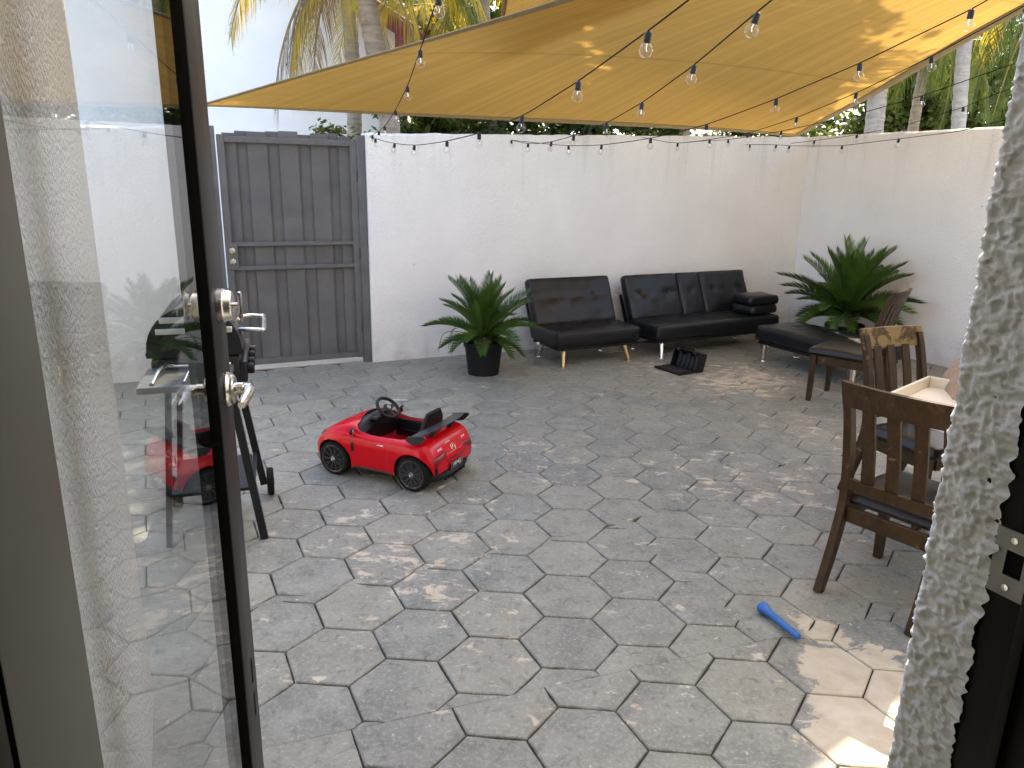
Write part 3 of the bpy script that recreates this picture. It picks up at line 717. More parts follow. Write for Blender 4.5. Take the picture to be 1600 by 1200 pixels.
def leaf_tree(name, base, zc, rad, nleaf, size, mat, label, cat, seed, trunk_r=0.1, group=None, nclump=22):
    rr = random.Random(seed); base = Vector(base)
    root = empty(name, base, 0, label, cat, group)
    cl = []
    for k in range(nclump):
        while True:
            p = Vector((rr.uniform(-1, 1), rr.uniform(-1, 1), rr.uniform(-1, 1)))
            if 0.25 < p.length < 1: break
        cl.append(Vector((p.x * rad[0], p.y * rad[1], zc + p.z * rad[2])))
    tm = MB(); tm.tube([(0, 0, 0), (0.03, 0, zc * 0.4), (0, 0.03, zc)], [trunk_r, trunk_r * 0.8, trunk_r * 0.5], 10)
    for c in cl[:12]:
        tm.tube(spline([(0, 0, zc * 0.45), Vector((c.x * 0.4, c.y * 0.4, lerp(zc * 0.5, c.z, 0.6))), c], 7), [trunk_r * 0.4 * (1 - i / 8) for i in range(7)], 6)
    tm.build('trunk', M_['bark'], root, smooth=70)
    m = MB()
    for i in range(nleaf):
        c = cl[int(rr.random() * nclump)]; cr = min(rad) * 0.42
        p = c + Vector((rr.gauss(0, 1), rr.gauss(0, 1), rr.gauss(0, 0.8))) * cr * 0.55
        a = Vector((rr.uniform(-1, 1), rr.uniform(-1, 1), rr.uniform(-1, 0.3))).normalized(); b = a.cross(Vector((rr.uniform(-1, 1), rr.uniform(-1, 1), 1))).normalized(); s_ = size * rr.uniform(0.6, 1.3)
        m.add([p, p + a * s_ * 0.5 + b * s_ * 0.28, p + a * s_, p + a * s_ * 0.5 - b * s_ * 0.28], [(0, 1, 2, 3)])
    m.build('crown', M_[mat], root)
    return root
leaf_tree('tree', at(660, 100, 17), 4.4, (2.0, 1.6, 1.8), 7000, 0.20, 'leaf', 'dark leafy tree between the red roof and the slim palm', 'tree', 5)
leaf_tree('tree', at(820, 100, 16), 4.4, (1.9, 1.6, 1.9), 7000, 0.20, 'leaf', 'leafy tree behind the slim palm and the sail edge', 'tree', 6)
leaf_tree('tree', at(1455, 150, 17), 3.6, (1.5, 1.3, 1.9), 6000, 0.20, 'leaf_light', 'bright green leafy tree behind the slender pale trunk', 'tree', 7)
leaf_tree('tree', at(1560, 150, 16), 3.5, (1.6, 1.3, 2.2), 6000, 0.18, 'leaf_light', 'leafy tree at the right edge beyond the side wall', 'tree', 8)
leaf_tree('tree', at(1330, 150, 18), 3.2, (1.9, 1.3, 1.7), 6000, 0.20, 'leaf', 'dark leafy tree behind the stout palm trunk at the sail corner', 'tree', 9)
leaf_tree('tree', (2.65, 12.6, -0.05), 8.6, (3.2, 2.8, 1.4), 24000, 0.30, 'leaf', 'unseen broad tree added behind the back wall to shade the sail', 'tree', 14, 0.16, nclump=60)  # added tree, crown out of view, shades the large sail
leaf_tree('shrub', at(518, 195, 9.6), 2.25, (0.34, 0.25, 0.30), 420, 0.075, 'leaf', 'small leafy sprig showing above the grey gate', 'shrub', 12, 0.02, nclump=9)
for i, (x, d, w_, lab) in enumerate(((640, 11.2, 1.0, 'low shrub top over the back wall near the gate post'), (735, 11.5, 1.0, 'low shrub top over the back wall left of the sail middle'), (850, 11.9, 1.2, 'low shrub top over the back wall under the middle of the sail'), (960, 12.2, 1.2, 'low shrub top over the back wall above the black sofa'), (1075, 12.8, 1.2, 'low shrub top over the back wall right of the black sofa'), (1190, 13.2, 1.3, 'low shrub top beside the wall corner under the sail corner'))):
    leaf_tree('shrub', at(x, 200, d), 2.55, (w_, 0.5, 0.8), 4200, 0.11, 'leaf', lab, 'shrub', 30 + i, 0.03, 'shrubs behind the back wall', 22)
# ================================================================== GLASS DOOR (open, about 80 degrees)
HB = Vector((-0.392, 0.4165, 0.17)); DA = math.atan2(0.978, -0.208)      # local x runs from hinge to lock, local -y faces the patio side (right)
door = empty('glass_door', HB, DA, 'open glazed door with grey metal stiles and brushed steel handles', 'door')
DL, DH = 1.12, 2.08; TH = 0.025
def dpart(name, lo, hi, mat, r=0.003, parent=door):
    m = MB(); m.bbox(lo, hi, r, 2); return m.build(name, M_[mat], parent, smooth=40)
dpart('stile', (0.055, -TH, 0), (0.206, TH, DH), 'door_grey')
dpart('stile', (0.978, -TH, 0), (DL, TH, DH), 'door_grey')
dpart('gasket', (0.9665, -TH + 0.0005, 0.10), (0.9775, TH - 0.001, DH - 0.1), 'gasket', 0.001)
dpart('gasket', (0.030, -TH + 0.004, 0.0), (0.0545, TH, DH), 'gasket', 0.001)
dpart('rail', (0.2065, -TH, 0), (0.966, TH, 0.16), 'door_grey')
dpart('rail', (0.2065, -TH, DH - 0.11), (0.966, TH, DH), 'door_grey')
m = MB(); m.box((0.200, -0.0140, 0.155), (0.97, -0.0070, DH - 0.105)); m.build('glass_pane', M_['pane'], door)
for z in (0.45, 0.36):
    m = MB(); m.bbox((1.06, -TH - 0.0008, z - 0.03), (1.075, -TH + 0.003, z + 0.03), 0.0006, 1); m.build('latch_slot', M_['gasket'], door)
# deadbolt with thumb turn
def on_face(x, z): return T(x, -TH, z) @ RX(R(90))          # local +z points off the face
ZL, ZD, XH = 1.13, 1.303, 1.055
m = MB(); m.lathe([(0.0, 0), (0.034, 0), (0.034, 0.010), (0.031, 0.013), (0.030, 0.022), (0.027, 0.026), (0, 0.026)], 40, on_face(XH, ZD)); db = m.build('deadbolt', M_['steel'], door, smooth=40)
m = MB(); m.lathe([(0.006, 0.025), (0.006, 0.038)], 16, on_face(XH, ZD)); m.bbox((-0.009, -0.028, 0.036), (0.009, 0.028, 0.044), 0.004, 2, on_face(XH, ZD) @ RZ(R(0))); m.build('thumb_turn', M_['steel'], db, smooth=40)
m = MB(); m.lathe([(0.0, 0), (0.035, 0), (0.036, 0.004), (0.034, 0.008), (0.030, 0.010), (0.030, 0.015), (0.026, 0.018), (0, 0.018)], 40, on_face(XH, ZL)); lh = m.build('lever_handle', M_['steel'], door, smooth=40)
m = MB(); m.lathe([(0.013, 0.018), (0.013, 0.034), (0.0105, 0.036), (0.0105, 0.048)], 24, on_face(XH, ZL), False)
m.tube(spline([(XH, -TH - 0.042, ZL), (XH - 0.012, -TH - 0.047, ZL), (XH - 0.05, -TH - 0.048, ZL), (XH - 0.115, -TH - 0.045, ZL - 0.002)], 14), [0.0105] * 10 + [0.010, 0.0095, 0.009, 0.007], 14); m.build('lever', M_['steel'], lh, smooth=50)

# ================================================================== SHADE SAILS
def sail(name, A, B, C, inward, sag, label, n=56, tether=0.45):
    A, B, C = Vector(A), Vector(B), Vector(C); cen = (A + B + C) / 3
    def inn(p, q, k):
        mid = (p + q) / 2; d = cen - mid; e = (q - p).normalized(); d = d - e * d.dot(e); return d.normalized() * (q - p).length * k
    dab, dbc, dca = inn(A, B, inward[0]), inn(B, C, inward[1]), inn(C, A, inward[2])
    def pos(a, b, c):
        p = A * a + B * b + C * c + dab * 4 * a * b + dbc * 4 * b * c + dca * 4 * c * a
        p.z -= sag * 27 * a * b * c
        p.z += 0.022 * math.sin(9 * a + 14 * b) * min(1, 8 * a * b + 8 * b * c + 8 * c * a) * 0.6
        return p
    root = empty(name, A, 0, label, 'shade sail', 'sand coloured shade sails over the patio')
    vs = []; idx = {}; uv = []
    for i in range(n + 1):
        for j in range(n + 1 - i):
            a, b = i / n, j / n; c = 1 - a - b
            idx[(i, j)] = len(vs); vs.append(pos(a, b, c) - A); uv.append((b / max(a + b, 0.02), c * 1.0))
    fs = []
    for i in range(n):
        for j in range(n - i):
            fs.append((idx[(i, j)], idx[(i + 1, j)], idx[(i, j + 1)]))
            if j < n - i - 1: fs.append((idx[(i + 1, j)], idx[(i + 1, j + 1)], idx[(i, j + 1)]))
    me = bpy.data.meshes.new('cloth'); me.from_pydata([tuple(v) for v in vs], [], fs); me.materials.append(M_['sail'])
    ul = me.uv_layers.new(name='uv')
    for lp in me.loops: ul.data[lp.index].uv = uv[lp.vertex_index]
    me.polygons.foreach_set('use_smooth', [True] * len(me.polygons)); me.update()
    put(bpy.data.objects.new('cloth', me), root)
    for e in range(3):
        m = MB(); P = []
        for k in range(49):
            t = k / 48
            co = ((1 - t, t, 0), (0, 1 - t, t), (t, 0, 1 - t))[e]
            p = pos(*co); q = pos(*[lerp(x, 1 / 3, 0.06 * min(1, 4 * t + .1, 4 * (1 - t) + .1)) for x in co]); d = (q - p).normalized()
            dn = Vector((0, 0, -0.006))
            P.append([p - A - d * 0.004 + dn, p - A - d * 0.006, p - A - d * 0.004 - dn * 0.5, p - A + d * 0.11 - dn * 0.5, p - A + d * 0.11 + dn * 1.5, p - A - d * 0.004 + dn])
        m.grid(P); m.build('hem', M_['hem'], root, smooth=180)
    for p, far in ((A, cen), (B, cen), (C, cen)):
        d = (p - far).normalized(); m = MB()
        tor = [p - A + d * 0.03 + Vector((math.cos(a), math.sin(a), 0)) * 0.025 for a in [2 * math.pi * k / 12 for k in range(12)]]
        m.tube(tor, 0.005, 6, closed=True); m.tube([p - A + d * 0.05, p - A + d * tether + Vector((0, 0, 0.02))], 0.006, 6); m.build('ring', M_['steel'], root, smooth=60)
    return root
SA = px(306, 165, 8.9); SB = px(1246, 213, 10.3); SC = Vector((5.0, 3.5, 4.1))
sail('shade_sail', SA, SB, SC, (0.012, 0.0, 0.018), -0.10, 'large sand coloured shade sail stretched across the patio under the bulbs')
sail('shade_sail', px(775, 78, 8.2), (0.0, 3.2, 6.0), (3.1, 5.0, 3.85), (0.02, 0.02, 0.0), 0.05, 'second sand coloured shade sail showing above the large sail at the top', 30, 0.09)

# ================================================================== STRING LIGHTS
gl_p = [(0.0001, -0.062), (0.008, -0.0605), (0.015, -0.056), (0.0195, -0.049), (0.0215, -0.041), (0.0195, -0.033), (0.015, -0.0265), (0.0105, -0.022), (0.0095, -0.018)]
mb = MB(); mb.lathe(gl_p, 16); BULB = mb.mesh('bulb', M_['bulb'], 180)
mb = MB(); mb.lathe([(0.0001, 0.012), (0.006, 0.011), (0.0105, 0.004), (0.011, -0.020), (0.0095, -0.021)], 10); SOCK = mb.mesh('socket', M_['plastic'], 50)
mb = MB(); mb.tube([(0, 0, -0.021), (0.002, 0, -0.035), (-0.002, 0, -0.044)], 0.0022, 5); FIL = mb.mesh('filament', M_['chrome'], 60)
def string_light(label, path, bulbs, ends, dr, white=None):
    """path: picture polyline of the cord far -> near; ends: forward distance at both ends; bulbs: picture x of the bulbs' sockets along the path"""
    P = [Vector((x, y)) for x, y in path]; cum = [0]
    for a, b in zip(P, P[1:]): cum.append(cum[-1] + (b - a).length)
    tot = cum[-1]
    def pt(s):
        for k in range(len(P) - 1):
            if s <= cum[k + 1] or k == len(P) - 2:
                f = (s - cum[k]) / (cum[k + 1] - cum[k]); q = P[k].lerp(P[k + 1], f); break
        w_ = lerp(1 / ends[0], 1 / ends[1], s / tot); return px(q.x, q.y, 1 / w_)
    dense = [pt(tot * i / 70) for i in range(71)]
    for _ in range(3): dense = [dense[0]] + [(dense[i - 1] + dense[i] * 2 + dense[i + 1]) / 4 for i in range(1, 70)] + [dense[-1]]
    org = dense[0]
    root = empty('string_light', org, 0, label, 'string lights', 'globe string lights over the patio')
    m = MB(); m.tube([p - org for p in dense], 0.0026, 6); m.build('cord', M_['cord'], root, smooth=60)
    for s in bulbs:
        p = dense[min(70, max(0, round(s * 70)))]
        so2 = bpy.data.objects.new('socket', SOCK); put(so2, root); so2.location = p - org + Vector((0, 0, -0.012)); so2.rotation_euler = (RNG.uniform(-.18, .18), RNG.uniform(-.25, .25), RNG.uniform(0, 6))
        b2 = bpy.data.objects.new('bulb', BULB); put(b2, so2)
        f2 = bpy.data.objects.new('filament', FIL); put(f2, so2)
    return root
def fr_(path, xs, axis=0):                         # arc fractions of picture positions along the path
    P = [Vector((x, y)) for x, y in path]; L = [0]
    for a, b in zip(P, P[1:]): L.append(L[-1] + (b - a).length)
    out = []
    for v in xs:
        for k in range(len(P) - 1):
            a, b = P[k][axis], P[k + 1][axis]
            if min(a, b) <= v <= max(a, b) and a != b:
                out.append((L[k] + (L[k + 1] - L[k]) * (v - a) / (b - a)) / L[-1]); break
    return out
p1 = [(577, 214), (600, 200), (618, 172), (637, 134), (658, 74), (684, -5), (700, -60), (730, -170)]
string_light('string of globe bulbs rising steeply from the gate post past the sail edge', p1, fr_(p1, [212, 205, 196, 172, 134, 76, -6, -110], 1), (7.0, 2.0), 0)
p2 = [(577, 214), (612, 224), (647, 228), (697, 221), (750, 208), (819, 180), (902, 128), (1017, 45), (1076, 0), (1200, -100)]
string_light('string of globe bulbs sweeping from the gate post up across the middle of the sail', p2, fr_(p2, [590, 612, 647, 696, 750, 819, 902, 1017, 1170]), (7.0, 1.75), 0)
p3_ = [(799, 219), (828, 226), (862, 222), (900, 211), (947, 193), (1007, 158), (1084, 102), (1186, 16), (1206, 0), (1330, -105)]
string_light('string of globe bulbs climbing from the middle of the wall across the sail', p3_, fr_(p3_, [803, 828, 862, 900, 947, 1007, 1084, 1186, 1310]), (7.6, 1.9), 0)
p4 = [(799, 219), (883, 228), (940, 227), (1014, 217), (1101, 196), (1209, 156), (1345, 98), (1515, 16), (1550, -4), (1640, -60)]
string_light('string of globe bulbs along the wall then up to the upper right corner', p4, fr_(p4, [883, 940, 1014, 1101, 1209, 1345, 1515]), (7.6, 2.6), 0)
p5 = [(1000, 214), (1057, 225), (1110, 218), (1171, 208), (1247, 183), (1341, 144), (1456, 88), (1585, 18), (1650, -20)]
string_light('string of globe bulbs under the right hand sail edge', p5, fr_(p5, [1057, 1110, 1171, 1247, 1341, 1456, 1610]), (8.3, 3.2), 0)
p6 = [(1071, 222), (1142, 218), (1225, 204), (1324, 183), (1440, 150), (1560, 108), (1640, 80)]
string_light('string of globe bulbs crossing below the sail corner towards the pillar', p6, fr_(p6, [1071, 1142, 1225, 1324, 1440, 1600]), (8.6, 4.2), 0)
p7 = [(1165, 226), (1212, 226), (1236, 228), (1314, 228), (1404, 217), (1500, 205), (1640, 170)]
string_light('lowest string of globe bulbs running along the corner of the walls', p7, fr_(p7, [1171, 1212, 1236, 1314, 1404, 1590]), (8.8, 5.2), 0)
p8 = [(1236, 224), (1270, 220), (1337, 211), (1414, 196), (1510, 166), (1560, 145), (1650, 115)]
string_light('string of globe bulbs in front of the palm trunks at the right', p8, fr_(p8, [1270, 1337, 1414, 1508, 1620]), (8.8, 5.0), 0)
m = MB(); pp = spline([px(800, 219, 7.62), px(850, 223, 7.75), px(900, 220, 7.85), px(960, 213, 7.95)], 16); m.tube(pp, 0.004, 6)
tag(m.build('cable', M_['cord_white'], None, 60), 'short white cable pinned to the top of the back wall', 'cable')
# ================================================================== FURNITURE
def cushion(w, d, h, r, nx, ny, dents=(), crown=0.0, wr=0.0, seed=0, seams=()):
    """rounded upholstered block, centred in x and y, z from 0 to h; dents: (x, y, depth, radius)"""
    m = MB(); nz = 5
    def shp(u, v, top):
        x = u * w / 2; y = v * d / 2
        return x, y
    xs = [-w/2, -w/2 + r * 0.25, -w/2 + r * 0.6] + [lerp(-w/2 + r, w/2 - r, i / nx) for i in range(nx + 1)] + [w/2 - r * 0.6, w/2 - r * 0.25, w/2]
    ys = [-d/2, -d/2 + r * 0.25, -d/2 + r * 0.6] + [lerp(-d/2 + r, d/2 - r, i / ny) for i in range(ny + 1)] + [d/2 - r * 0.6, d/2 - r * 0.25, d/2]
    def edge(a, half):
        t = (abs(a) - (half - r)) / r
        return max(0.0, min(1.0, t))
    def prof(x, y):
        ex, ey = edge(x, w / 2), edge(y, d / 2); e = min(1, math.hypot(ex, ey)); return r * (1 - math.sqrt(max(0, 1 - e * e)))
    def squeeze(x, y):                          # round the plan corners
        ex, ey = edge(x, w / 2), edge(y, d / 2); e = math.hypot(ex, ey)
        if e > 1:
            k = 1 / e; x = math.copysign(w / 2 - r + ex * k * r, x); y = math.copysign(d / 2 - r + ey * k * r, y)
        return x, y
    def ztop(x, y):
        z = h - prof(x, y) + crown * (1 - (2 * x / w) ** 2) * (1 - (2 * y / d) ** 2)
        for (a, b, dep, rad) in dents:
            q = math.hypot(x - a, y - b) / rad
            z -= dep * (math.exp(-q * q * 7) * 0.65 + math.exp(-q * q * 1.6) * 0.35)
        for (ax, pos_, dep, rad) in seams:
            q = ((x if ax == 0 else y) - pos_) / rad; z -= dep * math.exp(-q * q)
        if wr:
            z += wr * noise.noise((x * 9 + seed, y * 9, seed)) + wr * 0.5 * noise.noise((x * 22 + seed, y * 14, seed + 3))
        return z
    P = [[(*squeeze(x, y), ztop(x, y)) for y in ys] for x in xs]
    Q = [[(*squeeze(x, y), prof(x, y) * 0.6) for y in reversed(ys)] for x in xs]
    m.grid(P); m.grid(Q)
    # sides
    per = [(x, ys[0]) for x in xs] + [(xs[-1], y) for y in ys[1:]] + [(x, ys[-1]) for x in reversed(xs[:-1])] + [(xs[0], y) for y in reversed(ys[1:-1])]
    rows = []
    for (x, y) in per:
        a, b = squeeze(x, y); zt = ztop(x, y); zb = prof(x, y) * 0.6
        cx_, cy_ = a / (w / 2), b / (d / 2); row = []
        for k in range(nz + 1):
            t = k / nz; bul = 0.004 * math.sin(math.pi * t)
            row.append((a + bul * math.copysign(abs(cx_) ** 6, cx_), b + bul * math.copysign(abs(cy_) ** 6, cy_), lerp(zb, zt, t)))
        rows.append(row)
    rows.append(rows[0]); m.grid(rows)
    bm = bmesh.new(); bm.from_mesh(m.mesh('tmp', M_['leather'])); bmesh.ops.remove_doubles(bm, verts=bm.verts, dist=0.0004); bmesh.ops.recalc_face_normals(bm, faces=bm.faces)
    out = MB(); out.addbm(bm); return out
def xform(mb, Mx):
    mb.v = [tuple(Mx @ Vector(v)) for v in mb.v]; return mb
def leg_cyl(parent, p_top, p_foot, r0, r1, mat):
    m = MB(); m.tube([p_top, p_foot], [r0, r1], 16); d = (Vector(p_foot) - Vector(p_top)).normalized()
    m.lathe([(0, 0.0), (r1 + 0.014, 0.0), (r1 + 0.013, 0.006), (r1, 0.009)], 18, T(*p_foot)); return m.build('leg', M_[mat], parent, smooth=40)
RECL = R(24)
def futon(name, loc, rz, W, sections, label, cat, legmats, zl=0.20):
    """local x along the seat, y towards the wall, seat front edge at y=0"""
    root = empty(name, loc, rz, label, cat)
    D, Hs = 0.56, 0.155
    dn = []
    nb = max(2, round(W / 0.33))
    for i in range(nb):
        for y in (0.03,): dn.append((lerp(-W/2 + 0.2, W/2 - 0.2, i / (nb - 1)), y, 0.022, 0.07))
    c = cushion(W, D, Hs, 0.035, int(W / 0.035), 16, dn, 0.012, 0.005, W * 3, [(0, s, 0.008, 0.012) for s in sections[1:-1]])
    xform(c, T(0, D / 2, zl)); st = c.build('seat', M_['leather'], root, smooth=60)
    m = MB(); m.tube([(-W/2 + .01, 0.004, zl + 0.035), (W/2 - .01, 0.004, zl + 0.035)], 0.005, 6); m.tube([(-W/2 + .01, 0.004, zl + Hs - 0.028), (W/2 - .01, 0.004, zl + Hs - 0.028)], 0.004, 6); m.build('piping', M_['leather'], st, smooth=60)
    BH, BT = 0.50, 0.12
    Mb = T(0, D - 0.03, zl + Hs - 0.06) @ RX(math.pi / 2 - RECL)       # cushion z becomes outward face normal
    for a, b in zip(sections, sections[1:]):
        ww = b - a - 0.004; nbut = 3 if ww > 0.75 else (2 if ww > 0.4 else 1)
        db_ = [((lerp(-ww/2 + ww * 0.24, ww/2 - ww * 0.24, i / (nbut - 1)) if nbut > 1 else 0), 0.03, 0.024, 0.055) for i in range(nbut)]
        c = cushion(ww, BH, BT, 0.032, max(6, int(ww / 0.035)), 15, db_, 0.010, 0.006, a * 5 + W, [(1, 0.03, 0.006, 0.02)] if nbut > 1 else [])
        xform(c, T((a + b) / 2, 0, 0) @ Mb @ T(0, BH / 2, 0)); bk = c.build('backrest', M_['leather'], root, smooth=60)
        for (x, y, _, _) in db_:
            bm_ = MB(); bm_.lathe([(0.011, 0), (0.009, 0.005), (0, 0.007)], 12, T((a + b) / 2, 0, 0) @ Mb @ T(x, BH / 2 + y, BT - 0.016)); bm_.build('button', M_['leather'], bk, smooth=60)
    m = MB(); m.bbox((-W/2 + 0.03, 0.03, zl - 0.035), (W/2 - 0.03, D - 0.02, zl - 0.001), 0.006, 1); m.build('seat_frame', M_['black_metal'], root, smooth=40)
    m = MB(); m.bar([(-W/2 + 0.06, D + 0.04, zl + 0.0), (-W/2 + 0.06, D + 0.20, zl + 0.36)], 0.03, 0.02, (1, 0, 0)); m.bar([(W/2 - 0.06, D + 0.04, zl), (W/2 - 0.06, D + 0.20, zl + 0.36)], 0.03, 0.02, (1, 0, 0)); m.build('back_bracket', M_['black_metal'], root)
    for (sx, lm) in zip((-1, 1), legmats):
        leg_cyl(root, (sx * (W/2 - 0.13), 0.10, zl - 0.034), (sx * (W/2 - 0.10), 0.045, 0.0), 0.027, 0.019, lm)
        leg_cyl(root, (sx * (W/2 - 0.13), D - 0.06, zl - 0.034), (sx * (W/2 - 0.11), D - 0.01, 0.0), 0.021, 0.014, 'chrome')
    return root
CHW = 0.97
ca = R(27)
c0 = Vector((0.425, 6.845, 0)); cx = Vector((math.cos(ca), math.sin(ca), 0))
futon('futon_chair', c0 + cx * CHW / 2, ca, CHW, [-CHW/2, CHW/2], 'black tufted vinyl futon chair with brass legs beside the left cycad', 'armless chair', ('gold', 'gold'))
SW = 1.70; sa = R(28)
s0 = Vector((1.47, 7.31, 0)); sx_ = Vector((math.cos(sa), math.sin(sa), 0))
futon('futon_sofa', s0 + sx_ * SW / 2, sa, SW, [-SW/2, -0.16, 0.16, SW/2], 'long black tufted vinyl futon sofa with a narrow middle back section', 'sofa', ('chrome', 'chrome'))
# black bolster cushions stacked on the sofa
for k, (dz, dr, lab) in enumerate(((0.0, 6, 'lower black vinyl cushion lying on the right end of the sofa'), (0.105, -4, 'upper black vinyl cushion stacked on the right end of the sofa'))):
    c = cushion(0.42, 0.30, 0.10, 0.035, 10, 8, (), 0.012, 0.006, k + 2)
    p = s0 + sx_ * (SW - 0.20) + Vector((-sx_.y, sx_.x, 0)) * 0.20
    o = c.build('cushion', M_['leather'], None, 60, (p.x, p.y, 0.366 + dz), sa + R(dr)); tag(o, lab, 'cushion', 'black cushions stacked on the sofa')
# ottoman
oa = R(-63); o0 = Vector((2.47, 7.42, 0))
ott = empty('ottoman', o0, oa, 'black tufted vinyl bench ottoman with chrome legs before the right cycad', 'ottoman')
OL, OD = 1.25, 0.62
c = cushion(OL, OD, 0.155, 0.04, 34, 16, [(x, y, 0.02, 0.07) for x in (-0.35, 0.0, 0.35) for y in (0.0,)], 0.016, 0.005, 9)
xform(c, T(OL / 2, OD / 2, 0.21)); st = c.build('seat', M_['leather'], ott, smooth=60)
m = MB(); m.bbox((0.03, 0.03, 0.175), (OL - 0.03, OD - 0.03, 0.209), 0.006, 1); m.build('seat_frame', M_['black_metal'], ott, smooth=40)
m = MB(); m.tube([(0.01, 0.004, 0.245), (OL - .01, 0.004, 0.245)], 0.005, 6); m.tube([(0.004, 0.01, 0.245), (0.004, OD - .01, 0.245)], 0.005, 6); m.build('piping', M_['leather'], st, smooth=60)
for (x, y) in ((0.09, 0.07), (0.09, OD - 0.08), (OL - 0.09, 0.07), (OL - 0.09, OD - 0.08)):
    leg_cyl(ott, (x, y, 0.176), (x, y, 0.0), 0.027, 0.025, 'chrome')

# ---- dining chairs: local +y is the direction a sitter faces, origin on the floor under the back
def dining_chair(loc, face, label, wood, toprail, group='dark wooden dining chairs', slats=3):
    rz = math.atan2(face[1], face[0]) - math.pi / 2
    root = empty('dining_chair', loc, rz, label, 'chair', group)
    W, D, SH, H = 0.40, 0.42, 0.405, 0.965
    for s in (-1, 1):
        pts = spline([(s * W/2, -0.115, 0.0), (s * W/2, -0.055, 0.17), (s * W/2, -0.008, 0.36), (s * W/2, 0.0, 0.46), (s * W/2, -0.02, 0.62), (s * W/2, -0.060, 0.80), (s * W/2, -0.105, 0.93)], 16)
        m = MB(); m.bar(pts, [0.034] * 16, [0.036, 0.040, 0.044, 0.046] + [0.048] * 5 + [0.044] * 3 + [0.038] * 4, (1, 0, 0)); m.build('back_post', M_[wood], root)
        m = MB(); m.bar([(s * (W/2 + 0.012), D - 0.005, SH - 0.01), (s * (W/2 + 0.012), D, 0.0)], [0.046, 0.034], [0.046, 0.034], (1, 0, 0)); m.build('front_leg', M_[wood], root)
    def rail(name, z0, z1, yb, th, curve, mat, x0=W/2 + 0.017, lean=0.0):
        m = MB(); P = []
        for k in range(17):
            x = lerp(-x0, x0, k / 16); c = curve * (1 - (x / x0) ** 2); y = yb - c
            P.append([(x, y - th/2, z0), (x, y - th/2 - lean, z1), (x, y + th/2 - lean, z1), (x, y + th/2, z0), (x, y - th/2, z0)])
        m.grid(P); m.add(P[0][:4], [(0, 1, 2, 3)]); m.add(P[-1][:4], [(3, 2, 1, 0)]); return m.build(name, M_[mat], root)
    rail('top_rail', 0.858, H, -0.085, 0.026, 0.028, toprail, W/2 + 0.019, 0.035)
    rail('lower_rail', 0.475, 0.525, -0.012, 0.022, 0.012, wood, W/2 - 0.0175, 0.006)
    for k in range(slats):
        x = lerp(-0.105, 0.105, k / (slats - 1)) if slats > 1 else 0; cv = 0.020 * (1 - (x / 0.2) ** 2)
        m = MB(); m.bar(spline([(x, -0.010 - cv * 0.6, 0.515), (x, -0.035 - cv * 0.8, 0.68), (x, -0.085 - cv, 0.868)], 8), 0.052, 0.014, (1, 0, 0)); m.build('slat', M_[wood], root)
    for (name, lo, hi) in (('apron', (-W/2 + 0.018, -0.012, SH - 0.085), (W/2 - 0.018, 0.012, SH - 0.015)), ('apron', (-W/2 + 0.036, D - 0.012, SH - 0.085), (W/2 - 0.036, D + 0.012, SH - 0.015)),
                           ('apron', (-W/2 - 0.008, 0.024, SH - 0.085), (-W/2 + 0.014, D - 0.024, SH - 0.015)), ('apron', (W/2 - 0.014, 0.024, SH - 0.085), (W/2 + 0.008, D - 0.024, SH - 0.015))):
        m = MB(); m.bbox(lo, hi, 0.003, 1); m.build(name, M_[wood], root, smooth=40)
    c = cushion(W + 0.055, D + 0.035, 0.060, 0.028, 12, 12, (), 0.018, 0.003, loc[0] * 3)
    xform(c, T(0, D / 2 + 0.032, SH - 0.013)); c.build('seat_cushion', M_['leather_br'], root, smooth=60)
    return root
# near chair: rear feet at (1.384,2.891) and (1.601,2.597)
f1 = Vector((0.80, 0.60, 0)).normalized()
b1 = Vector((1.49, 2.744, 0)) + f1 * 0.115
dining_chair(b1, f1, 'nearest dark brown slatted dining chair with its back turned to the camera', 'wood', 'wood')
f2 = Vector((0.36, -0.93, 0)).normalized(); b2 = Vector((2.19, 4.02, 0))
dining_chair(b2, f2, 'weathered dining chair with worn top rail at the far end of the table', 'wood', 'wood_worn')
f3 = Vector((-0.74, 0.67, 0)).normalized(); b3 = Vector((2.62, 6.12, 0)) - f3 * 0.44
dining_chair(b3, f3, 'brown dining chair seen side on before the black ottoman', 'wood', 'wood')

# ---- white table with frosted top, tray and towel on it
ta = math.atan2(-0.909, 0.416)
tb = empty('patio_table', (1.70, 3.42, 0), ta, 'white rectangular dining table with glass inset top beside the pillar', 'table')
TL, TW, TZ = 1.45, 0.95, 0.74            # local x along the near-far side (towards the house), local y to the right of the photo
m = MB(); fw_ = 0.11
m.bbox((0, 0, TZ - 0.035), (TL, fw_, TZ), 0.005, 2); m.bbox((0, TW - fw_, TZ - 0.035), (TL, TW, TZ), 0.005, 2); m.bbox((0, fw_ + .0005, TZ - 0.034), (fw_, TW - fw_ - .0005, TZ - 0.001), 0.005, 2); m.bbox((TL - fw_, fw_ + .0005, TZ - 0.034), (TL, TW - fw_ - .0005, TZ - 0.001), 0.005, 2)
m.build('table_frame', M_['table_white'], tb, smooth=40)
m = MB(); m.box((fw_ - 0.01, fw_ - 0.01, TZ - 0.016), (TL - fw_ + 0.01, TW - fw_ + 0.01, TZ - 0.008)); m.build('glass_top', M_['plastic_grey'], tb)
for x in (0.42, TL - 0.16):
    for y in (0.30, TW - 0.16):
        m = MB(); m.tube([(x, y, TZ - 0.035), (x, y, 0)], 0.022, 14); m.build('leg', M_['table_white'], tb, smooth=40)
def tpos(x, y, z=TZ): return Vector((1.70, 3.42, 0)) + RZ(ta) @ Vector((x, y, z))
